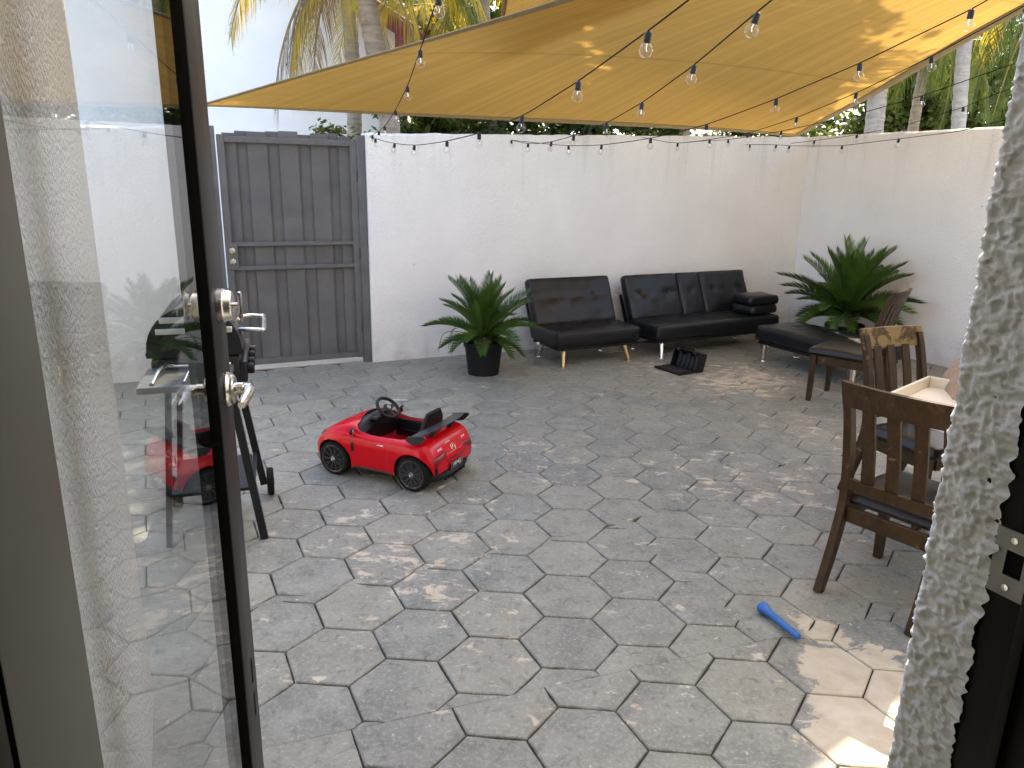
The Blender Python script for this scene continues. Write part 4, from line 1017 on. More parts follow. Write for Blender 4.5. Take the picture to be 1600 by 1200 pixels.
# cream tray, one long side raised towards the house
p = tpos(0.25, 0.30)
tr = MB(); 
tr.bbox((-0.20, -0.26, 0.0), (0.20, 0.26, 0.012), 0.004, 1)
tr.bar([(-0.20, -0.26, 0.01), (-0.215, -0.26, 0.055)], 0.01, 0.01, (1, 0, 0))
for lo, hi in (((-0.215, -0.27, 0.005), (-0.200, 0.27, 0.065)), ((0.200, -0.27, 0.005), (0.215, 0.27, 0.065)), ((-0.2, -0.27, 0.005), (0.2, -0.258, 0.065)), ((-0.2, 0.258, 0.005), (0.2, 0.27, 0.065))): tr.bbox(lo, hi, 0.004, 1)
tag(tr.build('tray', M_['tray'], None, 40, (p.x, p.y, TZ + 0.001), ta + R(18)), 'shallow cream tray lying on the white table', 'tray')
# towel: folded loop
tw = MB(); prof = spline([(0.0, 0, 0.003), (0.03, 0, 0.10), (0.07, 0, 0.165), (0.13, 0, 0.175), (0.165, 0, 0.12), (0.16, 0, 0.05), (0.20, 0, 0.02), (0.30, 0, 0.012)], 40)
P = []
for k, q in enumerate(prof):
    a = prof[max(k - 1, 0)]; b = prof[min(k + 1, 39)]; d = (b - a).normalized(); nn = Vector((-d.z, 0, d.x))
    row = []
    for j in range(15):
        y = lerp(-0.16, 0.16, j / 14); wv = 0.012 * noise.noise((q.x * 9, y * 7, q.z * 9))
        row.append((q.x + nn.x * wv, y + 0.02 * noise.noise((k * 0.15, 2, 3)), max(0.003, q.z + nn.z * wv)))
    P.append(row)
th_ = [[Vector(c) + Vector((0, 0, 0.014)) + Vector((0.006, 0, 0)) for c in r_] for r_ in P]
tw.grid(P); tw.grid([list(reversed(r_)) for r_ in th_])
for j in (0, 14): tw.grid([[P[k][j], th_[k][j]] for k in range(40)])
tw.grid([[P[0][j], th_[0][j]] for j in range(15)]); tw.grid([[P[-1][j], th_[-1][j]] for j in range(15)])
p = tpos(0.10, 0.52)
tag(tw.build('towel', M_['towel'], None, 180, (p.x - 0.05, p.y, TZ + 0.001), R(-20)), 'beige towel folded over on the far end of the white table', 'towel')

# ---- cycads in black nursery pots
cy_rng = random.Random(4)
def cyc_frond(L, a0, a1, rng):
    m = MB(); n = 12; p = Vector((0, 0, 0)); pts = [p.copy()]; tg = []
    for i in range(n):
        a = lerp(a0, a1, (i / (n - 1)) ** 1.3); d = Vector((math.cos(a), 0, math.sin(a))); tg.append(d); p = p + d * (L / n); pts.append(p.copy())
    m.cur = 1; m.tube(pts, [lerp(0.007, 0.002, i / n) for i in range(n + 1)], 5, False); m.cur = 0
    nl = 40
    for i in range(nl):
        t = lerp(0.10, 0.995, i / (nl - 1)); fi = t * n; k = min(int(fi), n - 1); base = pts[k].lerp(pts[k + 1], fi - k); d = tg[k]; nrm = Vector((-d.z, 0, d.x))
        ll = 0.155 * (math.sin(math.pi * (0.22 + 0.66 * t)) ** 0.8) * rng.uniform(0.88, 1.06)
        for sg in (-1, 1):
            v = (Vector((0, sg, 0)) * 0.8 + d * lerp(0.45, 1.5, t * t) + nrm * 0.55).normalized()
            q0 = base; q1 = base + v * ll * 0.55; v2 = (v + Vector((0, 0, -0.22)) + d * 0.15).normalized(); q2 = q1 + v2 * ll * 0.45
            wd = d * 0.0075
            m.add([q0 - wd * .7, q0 + wd * .7, q1 + wd, q1 - wd, q2], [(0, 1, 2, 3), (3, 2, 4)])
    return m.mesh('frond', [M_['cycad'], M_['cycad_stem']])
CF = [cyc_frond(0.60, R(84), R(58), cy_rng), cyc_frond(0.64, R(70), R(36), cy_rng), cyc_frond(0.62, R(55), R(14), cy_rng), cyc_frond(0.56, R(36), R(-8), cy_rng), cyc_frond(0.42, R(12), R(-42), cy_rng)]
def cycad(loc, label, potr, poth, fronds, scale, base_z, seed, rz=0, wilt=0):
    rr = random.Random(seed)
    root = empty('potted_cycad', loc, rz, label, 'potted plant', 'cycads in black pots')
    m = MB(); rb = potr * 0.80
    m.lathe([(rb - 0.01, 0.004), (rb, 0.0), (rb + 0.002, 0.02), (lerp(rb, potr, .5), poth * 0.5), (potr - 0.006, poth - 0.05), (potr + 0.006, poth - 0.048), (potr + 0.009, poth - 0.005), (potr + 0.004, poth), (potr - 0.004, poth - 0.004), (potr - 0.012, poth - 0.07)], 40)
    m.build('pot', M_['pot'], root, smooth=45)
    m = MB(); m.lathe([(potr - 0.009, poth - 0.06), (potr * 0.5, poth - 0.045), (0.0001, poth - 0.04)], 24); m.build('soil', M_['soil'], root, smooth=60)
    m = MB(); m.lathe([(0.075, poth - 0.06), (0.09, poth), (0.08, base_z - 0.02), (0.04, base_z + 0.03), (0.0001, base_z + 0.04)], 18); m.build('trunk', M_['bark'], root, smooth=60)
    for k in range(fronds):
        u_ = k / (fronds - 1); tier = min(4, int(u_ * 5)); az = k * 137.5 + rr.uniform(-12, 12)
        o = bpy.data.objects.new('frond', CF[tier]); put(o, root)
        o.location = (0.03 * math.cos(R(az)), 0.03 * math.sin(R(az)), base_z + rr.uniform(-0.02, 0.03) - 0.03 * u_)
        sc = scale * rr.uniform(0.86, 1.1); o.scale = (sc, sc, sc); o.rotation_euler = (rr.uniform(-.3, .3), rr.uniform(-.12, .12), R(az))
    for k in range(wilt):
        a = R(150 + 22 * k); d = Vector((math.cos(a), math.sin(a), 0)); L = rr.uniform(.30, .42); m = MB()
        m.tube(spline([Vector((0, 0, poth + .02)) + d * .08, Vector((0, 0, poth + .13 - .02 * k)) + d * L * .55, Vector((0, 0, poth + .07)) + d * L * .9, Vector((0, 0, poth - .10)) + d * L], 12), [.0035] * 8 + [.003, .003, .002, .001], 5); m.build('wilted_leaf', M_['cycad_stem'], root, smooth=60)
    return root
cycad((-0.27, 6.66, 0), 'smaller dark green cycad in a black pot left of the futon chair', 0.18, 0.31, 40, 0.93, 0.34, 2, 0, 4)
cycad((3.52, 7.72, 0), 'larger bright cycad in the wall corner behind the black ottoman', 0.19, 0.34, 50, 1.20, 0.44, 8)
# thin wilted blades at the left of the small cycad pot
# ---- bottles
def bottle(loc, h, label, fill, seed):
    root = empty('water_bottle', loc, seed, label, 'bottle', 'clear plastic water bottles')
    k = h / 0.21
    m = MB(); m.lathe([(0.0001, 0.006), (0.02*k, 0.0), (0.030*k, 0.003), (0.032*k, 0.012), (0.032*k, 0.05*k), (0.0305*k, 0.055*k), (0.032*k, 0.06*k), (0.032*k, 0.085*k), (0.029*k, 0.095*k), (0.032*k, 0.105*k), (0.032*k, 0.135*k), (0.028*k, 0.155*k), (0.016*k, 0.180*k), (0.0125*k, 0.187*k), (0.0125*k, 0.197*k)], 28)
    b = m.build('bottle_body', M_['pet'], root, smooth=60)
    m = MB(); m.lathe([(0.0145*k, 0.192*k), (0.0145*k, 0.209*k), (0.013*k, 0.211*k), (0.0001, 0.211*k)], 20); m.build('cap', M_['white_print'], root, smooth=50)
    m = MB(); m.lathe([(0.0324*k, 0.088*k), (0.0327*k, 0.105*k), (0.0327*k, 0.132*k), (0.0322*k, 0.133*k)], 28); m.build('label_band', M_['pet'], root, smooth=60)
    return root
bottle((0.245, 7.02, 0), 0.225, 'clear plastic water bottle standing left of the futon chair', 0, 0.3)
bottle((3.10, 6.55, 0), 0.215, 'clear plastic water bottle standing behind the weathered chair', 0, 1.1)
# ---- pink toy on the futon chair
m = MB(); m.lathe([(0.0001, -0.03), (0.014, -0.026), (0.017, -0.01), (0.017, 0.012), (0.012, 0.016), (0.012, 0.028), (0.0001, 0.03)], 20, RY(R(90)))
pc_ = c0 + cx * 0.73 + Vector((-cx.y, cx.x, 0)) * 0.47
pk = m.build('toy', M_['pink'], None, 50, (pc_.x, pc_.y, 0.384), R(20)); tag(pk, 'tiny pink and white toy lying on the futon chair seat', 'toy')
m = MB(); m.lathe([(0.0128, 0.0162), (0.0128, 0.0285), (0.0001, 0.031)], 20, RY(R(90))); m.build('cap', M_['white_print'], pk, smooth=50)

# ---- open black tool case on the ground
tc = empty('tool_case', (1.64, 6.93, 0), R(-58), 'open black plastic tool case with its lid flat on the ground by the sofa', 'case')
# local x along the hinge; the body stands on its hinge edge leaning back, the lid lies flat towards -y
w_, d_, h_ = 0.35, 0.19, 0.10
Mt = T(0, 0.012, 0.008) @ RX(R(-14))
m = MB()
m.bbox((-w_/2, h_ - 0.008, 0), (w_/2, h_, d_), 0.003, 1, Mt)
m.bbox((-w_/2, 0, 0), (-w_/2 + 0.01, h_ - 0.0085, d_), 0.003, 1, Mt); m.bbox((w_/2 - 0.01, 0, 0), (w_/2, h_ - 0.0085, d_), 0.003, 1, Mt)
m.bbox((-w_/2 + 0.0105, 0, 0), (w_/2 - 0.0105, h_ - 0.0085, 0.01), 0.003, 1, Mt); m.bbox((-w_/2 + 0.0105, 0, d_ - 0.01), (w_/2 - 0.0105, h_ - 0.0085, d_), 0.003, 1, Mt)
m.build('case_body', M_['plastic'], tc, smooth=40)
m = MB()
for k in range(5): m.bbox((-0.14 + k * 0.056, 0.045, 0.012), (-0.14 + k * 0.056 + 0.042, h_ - 0.009, d_ - 0.03 - 0.02 * (k % 2)), 0.004, 1, Mt)
m.build('insert', M_['plastic_grey'], tc, smooth=40)
m = MB(); m.bbox((-w_/2, -d_ - 0.004, 0.002), (w_/2, -0.002, 0.022), 0.005, 2)
lid = m.build('lid', M_['plastic'], tc, smooth=40)
m = MB()
for k in range(6):
    for j in range(3): m.bbox((-0.155 + k * 0.053, -0.175 + j * 0.055, 0.0221), (-0.155 + k * 0.053 + 0.042, -0.175 + j * 0.055 + 0.043, 0.028), 0.003, 1)
m.build('ribs', M_['plastic_grey'], lid, smooth=40)
m = MB(); m.tube(spline([(-0.06, 0.03, d_ - 0.002), (-0.055, 0.03, d_ + 0.022), (0.055, 0.03, d_ + 0.022), (0.06, 0.03, d_ - 0.002)], 12), 0.008, 8); xform(m, Mt); m.build('handle', M_['plastic'], tc, smooth=60)
for sx in (-0.11, 0.11):
    m = MB(); m.bbox((sx - 0.018, -0.008, d_ - 0.03), (sx + 0.018, -0.0005, d_ + 0.004), 0.002, 1, Mt); m.build('latch', M_['plastic_grey'], tc, smooth=40)
# ---- blue plastic toy bat lying on the ground
ba = Vector((1.060, 2.735, 0)); bb = Vector((1.150, 2.49, 0)); bl = (bb - ba).length + 0.22
m = MB(); m.lathe([(0.0001, 0), (0.022, 0.002), (0.0265, 0.010), (0.026, 0.022), (0.019, 0.04), (0.0155, 0.06), (0.0145, 0.15), (0.0145, 0.222), (0.012, 0.229), (0.0001, 0.230)], 24, RY(R(90)))
o = m.build('toy_bat', M_['blue'], None, 50, (ba.x, ba.y, 0.0268), math.atan2(bb.y - ba.y, bb.x - ba.x)); tag(o, 'blue plastic toy bat lying on the worn pavers', 'toy bat')

# ---- red ride-on car
CAR_H = math.atan2(0.335, -0.719)
car = empty('ride_on_car', (-0.735, 4.262, 0), CAR_H, 'red open top ride-on toy car with black rear wing', 'toy car')
WT = [(-.42, .195), (-.405, .217), (-.36, .238), (-.29, .246), (-.2, .238), (-.08, .230), (.06, .230), (.16, .240), (.24, .243), (.31, .234), (.37, .205), (.405, .160), (.425, .09)]
ZB = [(-.42, .105), (-.40, .085), (-.3, .062), (.3, .058), (.38, .066), (.425, .10)]
ZS = [(-.42, .165), (-.405, .205), (-.385, .240), (-.34, .262), (-.28, .268), (-.18, .258), (-.05, .250), (.06, .254), (.16, .262), (.24, .256), (.32, .225), (.38, .180), (.425, .135)]
ZT = [(-.42, .170), (-.405, .212), (-.385, .252), (-.355, .278), (-.30, .286), (-.2, .276), (0, .272), (.08, .300), (.13, .318), (.18, .312), (.26, .286), (.33, .246), (.39, .190), (.425, .140)]
def sm(tab, x):                                    # smooth lookup
    return sum(table(x + d, tab) * w_ for d, w_ in ((-.02, .2), (-.01, .2), (0, .2), (.01, .2), (.02, .2)))
def section(x):
    w_, zb, zs, zt = sm(WT, x), sm(ZB, x), sm(ZS, x), sm(ZT, x)
    flare = 0.012 * (math.exp(-((x + .29) / .10) ** 2) + math.exp(-((x - .23) / .10) ** 2))
    ctl = [(0, zb), (w_ * .55, zb), (w_ * .90, zb + .002), (w_ * .965, zb + .018), (w_ * .985, lerp(zb, zs, .30)), (w_ + flare * .6, lerp(zb, zs, .58)), (w_ + flare * .4 - .002, lerp(zb, zs, .80)),
           (w_ - .010, zs - .010), (w_ - .026, zs + .004), (w_ * .80, lerp(zs, zt, .62)), (w_ * .55, lerp(zs, zt, .90)), (w_ * .28, zt - .001), (0, zt)]
    return [(p.x, p.y) for p in spline([(a, b, 0) for a, b in ctl], 37)]
xs = [-.424, -.421, -.415, -.405, -.395, -.38, -.365] + [lerp(-.35, .36, i / 44) for i in range(45)] + [.375, .39, .40, .41, .418, .424, .427]
m = MB(); rows = []
for x in xs:
    h = section(max(-.42, min(.425, x))); sh = 1.0 if -.42 <= x <= .425 else 0.93
    zc_ = sum(p[1] for p in h) / len(h)
    h = [(a * sh, zc_ + (b - zc_) * sh) for a, b in h]
    rows.append([(x, y, z) for y, z in h] + [(x, -y, z) for y, z in reversed(h[1:-1])])
for r_ in rows: r_.append(r_[0])
m.grid(rows); m.add(rows[0][:-1], [tuple(range(len(rows[0]) - 2, -1, -1))]); m.add(rows[-1][:-1], [tuple(range(len(rows[0]) - 1))])
bm = bmesh.new(); bm.from_mesh(m.mesh('tmp', M_['red'])); bmesh.ops.remove_doubles(bm, verts=bm.verts, dist=0.0002); bmesh.ops.recalc_face_normals(bm, faces=bm.faces)
BODY_BVH = BVHTree.FromBMesh(bm)
bme = bpy.data.meshes.new('body'); bm.to_mesh(bme); bm.free(); bme.materials.append(M_['red']); bme.materials.append(M_['plastic']); bme.materials.append(M_['red_in'])
bme.polygons.foreach_set('use_smooth', [True] * len(bme.polygons))
body = bpy.data.objects.new('body', bme); put(body)
cut = MB()
cut.cur = 1
for x in (-.29, .23):
    for s in (-1, 1):
        cut.lathe([(0.1165, 0.0), (0.1165, 0.16)], 40, T(x, s * 0.16 if s > 0 else -0.16, 0.098) @ RX(R(-90) * s))
cut.cur = 2
pl = []
x0_, x1_, yy, rr_ = -.245, .125, .196, .05
for cx_, cy_, a0 in ((x1_ - rr_ - .02, yy - rr_, 0), (x0_ + rr_, yy - rr_, 90), (x0_ + rr_, -yy + rr_, 180), (x1_ - rr_ - .02, -yy + rr_, 270)):
    for k in range(7): a = R(a0 + 90 * k / 6); pl.append((cx_ + rr_ * math.cos(a), cy_ + rr_ * math.sin(a)))
vs0 = [Vector((x, y * .97, .105)) for x, y in pl]; vs1 = [Vector((x + (0.02 if x > 0 else -.012), y, .5)) for x, y in pl]; n_ = len(pl)
cut.add(vs0 + vs1, [tuple(range(n_ - 1, -1, -1)), tuple(range(n_, 2 * n_))] + [(i, (i + 1) % n_, n_ + (i + 1) % n_, n_ + i) for i in range(n_)])
cme = cut.mesh('cutter', [M_['red'], M_['plastic'], M_['red_in']])
cob = bpy.data.objects.new('cutter', cme); put(cob)
bo = body.modifiers.new('b', 'BOOLEAN'); bo.operation = 'DIFFERENCE'; bo.object = cob; bo.solver = 'EXACT'; bo.use_self = True
bv = body.modifiers.new('v', 'BEVEL'); bv.width = 0.004; bv.segments = 2; bv.limit_method = 'ANGLE'; bv.angle_limit = R(50)
dg = bpy.context.evaluated_depsgraph_get(); dg.update()
nm = bpy.data.meshes.new_from_object(body.evaluated_get(dg)); nm.name = 'body'
nm.set_sharp_from_angle(angle=R(35))
bpy.data.objects.remove(cob); bpy.data.objects.remove(body)
body = bpy.data.objects.new('body', nm); put(body, car)

def decal(pts2, face, off, mat, name, parent, mapf, thick=0.002, sub=0):
    """closed outline -> small plate lying on the car body. mapf(a, b) gives ray origin, and face the ray direction"""
    return None
def hit(org, d):
    loc, nrm, i_, dist = BODY_BVH.ray_cast(Vector(org), Vector(d))
    return (loc, nrm) if loc is not None else (None, None)
def skin_patch(corners, nu, nv, proj, off, mat, name, parent, smooth=60):
    """bilinear quad given in 2D, draped over the body by proj(a, b) -> (origin, direction)"""
    m = MB(); P = []; Q = []
    for i in range(nu + 1):
        row = []; rq = []
        for j in range(nv + 1):
            s_, t = i / nu, j / nv
            a = (1 - s_) * (1 - t) * corners[0][0] + s_ * (1 - t) * corners[1][0] + s_ * t * corners[2][0] + (1 - s_) * t * corners[3][0]
            b = (1 - s_) * (1 - t) * corners[0][1] + s_ * (1 - t) * corners[1][1] + s_ * t * corners[2][1] + (1 - s_) * t * corners[3][1]
            o_, d_r = proj(a, b); loc, nr = hit(o_, d_r)
            if loc is None: return None
            edge_ = i in (0, nu) or j in (0, nv)
            row.append(loc + nr * (0.0002 if edge_ else off))
        P.append(row)
    m.grid(P); return m.build(name, M_[mat], parent, smooth=smooth)
rear = lambda y, z: ((-1, y, z), (1, 0, 0))
left_ = lambda x, z: ((x, 1, z), (0, -1, 0))
right_ = lambda x, z: ((x, -1, z), (0, 1, 0))
top_ = lambda x, y: ((x, y, 1), (0, 0, -1))
for s in (1, -1):
    skin_patch([(s * .205, .150), (s * .085, .178), (s * .085, .208), (s * .214, .198)], 12, 5, rear, .004, 'taillight', 'tail_lamp', car)
    skin_patch([(s * .198, .100), (s * .175, .092), (s * .190, .150), (s * .205, .150)], 4, 6, rear, .003, 'plastic', 'rear_vent', car)
    skin_patch([(.335, s * .205), (.385, s * .150), (.350, s * .130), (.295, s * .195)], 8, 6, top_, .004, 'plastic_grey', 'headlight', car)
    side = left_ if s > 0 else right_
    skin_patch([(.085, .170), (.108, .165), (.108, .215), (.092, .222)], 3, 5, side, .002, 'plastic', 'side_vent', car)
    skin_patch([(-.165, .066), (.105, .064), (.105, .078), (-.165, .080)], 14, 2, side, .008, 'plastic', 'side_skirt', car)
    skin_patch([(-.105, .2225), (-.062, .2220), (-.062, .2275), (-.105, .2280)], 6, 2, side, .005, 'steel', 'door_handle', car)
    skin_patch([(-.132, .09), (-.129, .09), (-.129, .247), (-.132, .247)], 2, 12, side, .0004, 'red_in', 'door_seam', car)
for k, (x, y) in enumerate(((.22, .05), (.22, -.05), (.26, .06), (.26, -.06))):
    skin_patch([(x - .012, y - .008), (x + .012, y - .010), (x + .014, y + .006), (x - .010, y + .010)], 3, 3, top_, .003, 'red_in', 'hood_vent', car)
skin_patch([(-.0 - .10, .148), (.10, .148), (.10, .155), (-.10, .155)], 12, 2, rear, .002, 'plastic', 'boot_seam', car)
# rear diffuser, plate
m = MB(); P = []
for k in range(21):
    y = lerp(-.212, .212, k / 20); xb = -.428 + .055 * (abs(y) / .212) ** 4; lift = .012 * (1 - abs(y) / .212)
    P.append([(xb + .05, y, .050), (xb + .004, y, .056), (xb - .004, y, .074 - lift * .3), (xb + .002, y, .094 - lift), (xb + .03, y, .102), (xb + .06, y, .06), (xb + .05, y, .05)])
m.grid(P); m.add(P[0][:-1], [(0, 1, 2, 3, 4, 5)]); m.add(P[-1][:-1], [(5, 4, 3, 2, 1, 0)])
for k in range(9):
    y = lerp(-.10, .10, k / 8); m.bbox((-.430, y - .003, .046), (-.385, y + .003, .085), 0.001, 1)
m.build('rear_diffuser', M_['plastic'], car, smooth=40)
m = MB(); m.bbox((-.4345, -.062, .098), (-.4265, .062, .131), 0.002, 1); npl = m.build('number_plate', M_['plastic'], car, smooth=40)
m = MB()
for lo, hi in (((-.4358, -.063, .0965), (-.4338, .063, .0985)), ((-.4358, -.063, .1305), (-.4338, .063, .1325)), ((-.4358, -.064, .0986), (-.4338, -.0618, .1304)), ((-.4358, .0618, .0986), (-.4338, .064, .1304))): m.box(lo, hi)
m.build('plate_rim', M_['steel'], npl)
def text_mesh(s, size, ext, shear=0.0):
    cu = bpy.data.curves.new('t', 'FONT'); cu.body = s; cu.size = size; cu.extrude = ext; cu.align_x = 'CENTER'; cu.align_y = 'CENTER'; cu.shear = shear
    ob = bpy.data.objects.new('t', cu); COL.objects.link(ob); dg = bpy.context.evaluated_depsgraph_get(); dg.update()
    me = bpy.data.meshes.new_from_object(ob.evaluated_get(dg)); bpy.data.objects.remove(ob); return me
def text_on(s, size, mat, name, parent, y, z, shear=0.15, wide=1.25):
    me = text_mesh(s, size, 0.0006, shear)
    for v in me.vertices:
        a, b, c = v.co.x * wide, v.co.y, v.co.z
        loc, nr = hit((-1, y - a, z + b), (1, 0, 0))
        v.co = (loc + nr * (0.0016 + c)) if loc is not None else Vector((-.42, y - a, z + b))
    me.materials.clear(); me.materials.append(M_[mat]); o = bpy.data.objects.new(name, me); put(o, parent); return o
def text_flat(s, size, mat, name, parent, Mx, shear=0.0, wide=1.0):
    me = text_mesh(s, size, 0.0005, shear); me.materials.clear(); me.materials.append(M_[mat])
    for v in me.vertices: v.co = Mx @ Vector((v.co.x * wide, v.co.y, v.co.z))
    o = bpy.data.objects.new(name, me); put(o, parent); return o
RM = T(-.4352, 0, .1145) @ RZ(R(-90)) @ RX(R(90))
text_flat('/AMG', .030, 'white_print', 'lettering', npl, RM, .25, 1.25)
text_on('/AMG', .015, 'white_print', 'badge', car, .125, .222)
text_on('GT R', .014, 'white_print', 'badge', car, -.130, .224)
text_on('GT-R AMG', .009, 'white_print', 'badge', car, 0.03, .238)
def star(Mx, r, name, parent):
    m = MB(); m.tube([Mx @ Vector((r * math.cos(a), r * math.sin(a), 0)) for a in [2 * math.pi * k / 24 for k in range(24)]], r * 0.10, 6, closed=True)
    for k in range(3):
        a = R(90 + 120 * k); d = Vector((math.cos(a), math.sin(a), 0)); e = Vector((-d.y, d.x, 0))
        m.add([Mx @ (e * r * .16), Mx @ (d * r * .95), Mx @ (-e * r * .16), Mx @ Vector((0, 0, r * .12))], [(0, 1, 3), (1, 2, 3), (0, 3, 2)])
    return m.build(name, M_['chrome'], parent, smooth=50)
l_, n_ = hit((-1, 0, .205), (1, 0, 0))
star(Matrix.Translation(l_ + n_ * .003) @ n_.to_track_quat('Z', 'Y').to_matrix().to_4x4(), .020, 'star_emblem', car)
# wheels
m = MB(); m.lathe([(.074, -.030), (.088, -.034), (.096, -.028), (.0985, -.012), (.0985, .012), (.096, .028), (.088, .034), (.079, .032), (.074, .026), (.074, -.030)], 48, RX(R(90))); TYRE = m.mesh('tyre', M_['rubber'], 50)
m = MB(); m.lathe([(.0735, .030), (.079, .0335), (.0765, .0350), (.071, .031)], 40, RX(R(90)))
m.cur = 1; m.lathe([(.071, .031), (.0705, .012), (.0001, .010)], 40, RX(R(90))); m.cur = 0
for k in range(10):
    a = 2 * math.pi * k / 10
    for da in (-.07, .07):
        m.bar([(math.cos(a) * .012, -.030, math.sin(a) * .012), (math.cos(a + da) * .040, -.031, math.sin(a + da) * .040), (math.cos(a + da * 1.5) * .0735, -.0325, math.sin(a + da * 1.5) * .0735)], [.0052] * 3, [.006] * 3, (-math.sin(a), 0, math.cos(a)))
m.lathe([(.0165, .026), (.0165, .034), (.013, .0365), (.0001, .0365)], 24, RX(R(90))); RIM = m.mesh('rim', [M_['rim'], M_['rubber']], 40)
def wheel(x, s):
    o = bpy.data.objects.new('wheel', TYRE); put(o, car); o.location = (x, s * .208, .0985); o.rotation_euler = (0, 0, 0 if s < 0 else math.pi)
    o.rotation_euler[1] = RNG.uniform(0, .6)
    r_ = bpy.data.objects.new('rim', RIM); put(r_, o)
    m = MB(); m.bbox((.026, -.026, -.018), (.052, -.012, .018), .003, 1); m.build('caliper', M_['orange'], o, smooth=40)
    star(T(0, -.0372, 0) @ RX(R(90)), .0105, 'hub_emblem', o)
    m = MB(); m.tube([(0, 0.0, 0), (0, .06, 0)], .012, 10); m.build('axle', M_['black_metal'], o)
for x in (-.29, .23):
    for s in (1, -1): wheel(x, s)
# rear wing
m = MB(); P = []
for k in range(33):
    y = lerp(-.238, .238, k / 32); t = abs(y) / .238; xo = -.358 + .040 * t ** 2.2; zo = .332 - .016 * t ** 2.5; ch = .076 - .012 * t ** 4
    P.append([(xo + ch * .5, y, zo - .006), (xo + ch * .45, y, zo + .001), (xo, y, zo + .003), (xo - ch * .5, y, zo + .011), (xo - ch * .52, y, zo + .006), (xo, y, zo - .009), (xo + ch * .5, y, zo - .006)])
m.grid(P)
for s in (1, -1):
    m.prism([(-.370, .008), (-.270, -.010), (-.258, -.034), (-.300, -.052), (-.345, -.040), (-.378, -.004)], -.004, .004, T(-.004, s * .240, .322) @ RX(R(90)))
for s in (1, -1): m.bar([(-.325, s * .10, .272), (-.345, s * .10, .326)], .034, .008, (1, 0, 0))
m.build('rear_wing', M_['plastic_grey'], car, smooth=40)
# seat back, cabin
m = MB(); sb = [[(-.232, -.120, .10), (-.232, .120, .10)], [(-.238, -.118, .26), (-.238, .118, .26)], [(-.262, -.098, .335), (-.262, .098, .335)], [(-.275, -.070, .388), (-.275, .070, .388)], [(-.283, -.060, .396), (-.283, .060, .396)], [(-.297, -.066, .388), (-.297, .066, .388)], [(-.290, -.100, .335), (-.290, .100, .335)], [(-.268, -.122, .27), (-.268, .122, .27)], [(-.262, -.122, .10), (-.262, .122, .10)]]
P = []
for (a, b) in sb: P.append([tuple(Vector(a).lerp(Vector(b), t)) for t in (0, .06, .25, .5, .75, .94, 1)])
P = [[(x - (0.012 if j in (0, 6) else 0), y, z) for j, (x, y, z) in enumerate(r_)] if i < 5 else r_ for i, r_ in enumerate(P)]
m.grid(P); 
for j in (0, 6): m.add([r_[j] for r_ in P], [tuple(range(len(P)))])
m.build('seat_back', M_['plastic'], car, smooth=35)
m = MB(); m.bbox((-.235, -.13, .106), (-.06, .13, .155), .02, 3); m.bbox((-.06, -.03, .106), (.02, .03, .135), .01, 2); m.build('seat', M_['red_in'], car, smooth=50)
m = MB(); m.bbox((-.20, -.1895, .14), (.09, -.1800, .2465), .006, 2); m.bbox((-.16, -.1815, .165), (.06, -.174, .185), .004, 2); m.build('door_lining', M_['plastic'], car, smooth=50)
m = MB(); m.bbox((-.20, .1800, .13), (.09, .1890, .236), .006, 2); m.build('door_lining', M_['plastic'], car, smooth=50)
m = MB(); P = []
for k in range(15):
    y = lerp(-.178, .178, k / 14); t = abs(y) / .178; zt = .322 - .045 * t ** 2.5
    P.append([(.155, y, zt - .012), (.125, y, zt + .004), (.085, y, zt - .006), (.065, y, zt - .04), (.085, y, zt - .10), (.128, y, .11)])
m.grid(P); m.build('dashboard', M_['plastic'], car, smooth=50)
m = MB(); P = []
for k in range(17):
    y = lerp(-.20, .20, k / 16); t = abs(y) / .2; P.append([(.150 - .055 * t ** 2, y, .296 - .045 * t ** 2), (.142 - .06 * t ** 2, y, .334 - .062 * t ** 2), (.138 - .06 * t ** 2, y, .334 - .062 * t ** 2), (.143 - .055 * t ** 2, y, .296 - .045 * t ** 2)])
m.grid(P); m.build('windscreen_lip', M_['plastic'], car, smooth=50)
# steering wheel
Ms = T(.005, 0.015, .372) @ RY(R(-42))
m = MB(); m.tube([(Ms @ Vector((.070 * math.cos(a) * (1 if math.cos(a) > -.75 else .93), .074 * math.sin(a), 0))) for a in [2 * math.pi * k / 36 for k in range(36)]], .0098, 10, closed=True); sw = m.build('steering_wheel', M_['plastic'], car, smooth=60)
m = MB(); m.lathe([(0.0001, -.014), (.024, -.012), (.029, -.002), (.025, .006), (.0001, .009)], 24, Ms)
for a in (90, 270, 180):
    a = R(a); m.bar([Ms @ Vector((.018 * math.cos(a), .018 * math.sin(a), -.002)), Ms @ Vector((.066 * math.cos(a), .070 * math.sin(a), 0))], [.026, .016], [.008, .007], Ms.to_3x3() @ Vector((-math.sin(a), math.cos(a), 0)))
m.build('hub', M_['plastic_grey'], sw, smooth=45)
star(Ms @ T(0, 0, .0105) @ RZ(R(-90)), .010, 'emblem', sw)
m = MB(); m.tube([Ms @ Vector((0, 0, -.01)), (.085, .015, .285)], [.016, .022], 12); m.bbox((.035, -.05, .300), (.085, .08, .325), .008, 2, None); m.build('steering_column', M_['plastic'], sw, smooth=50)
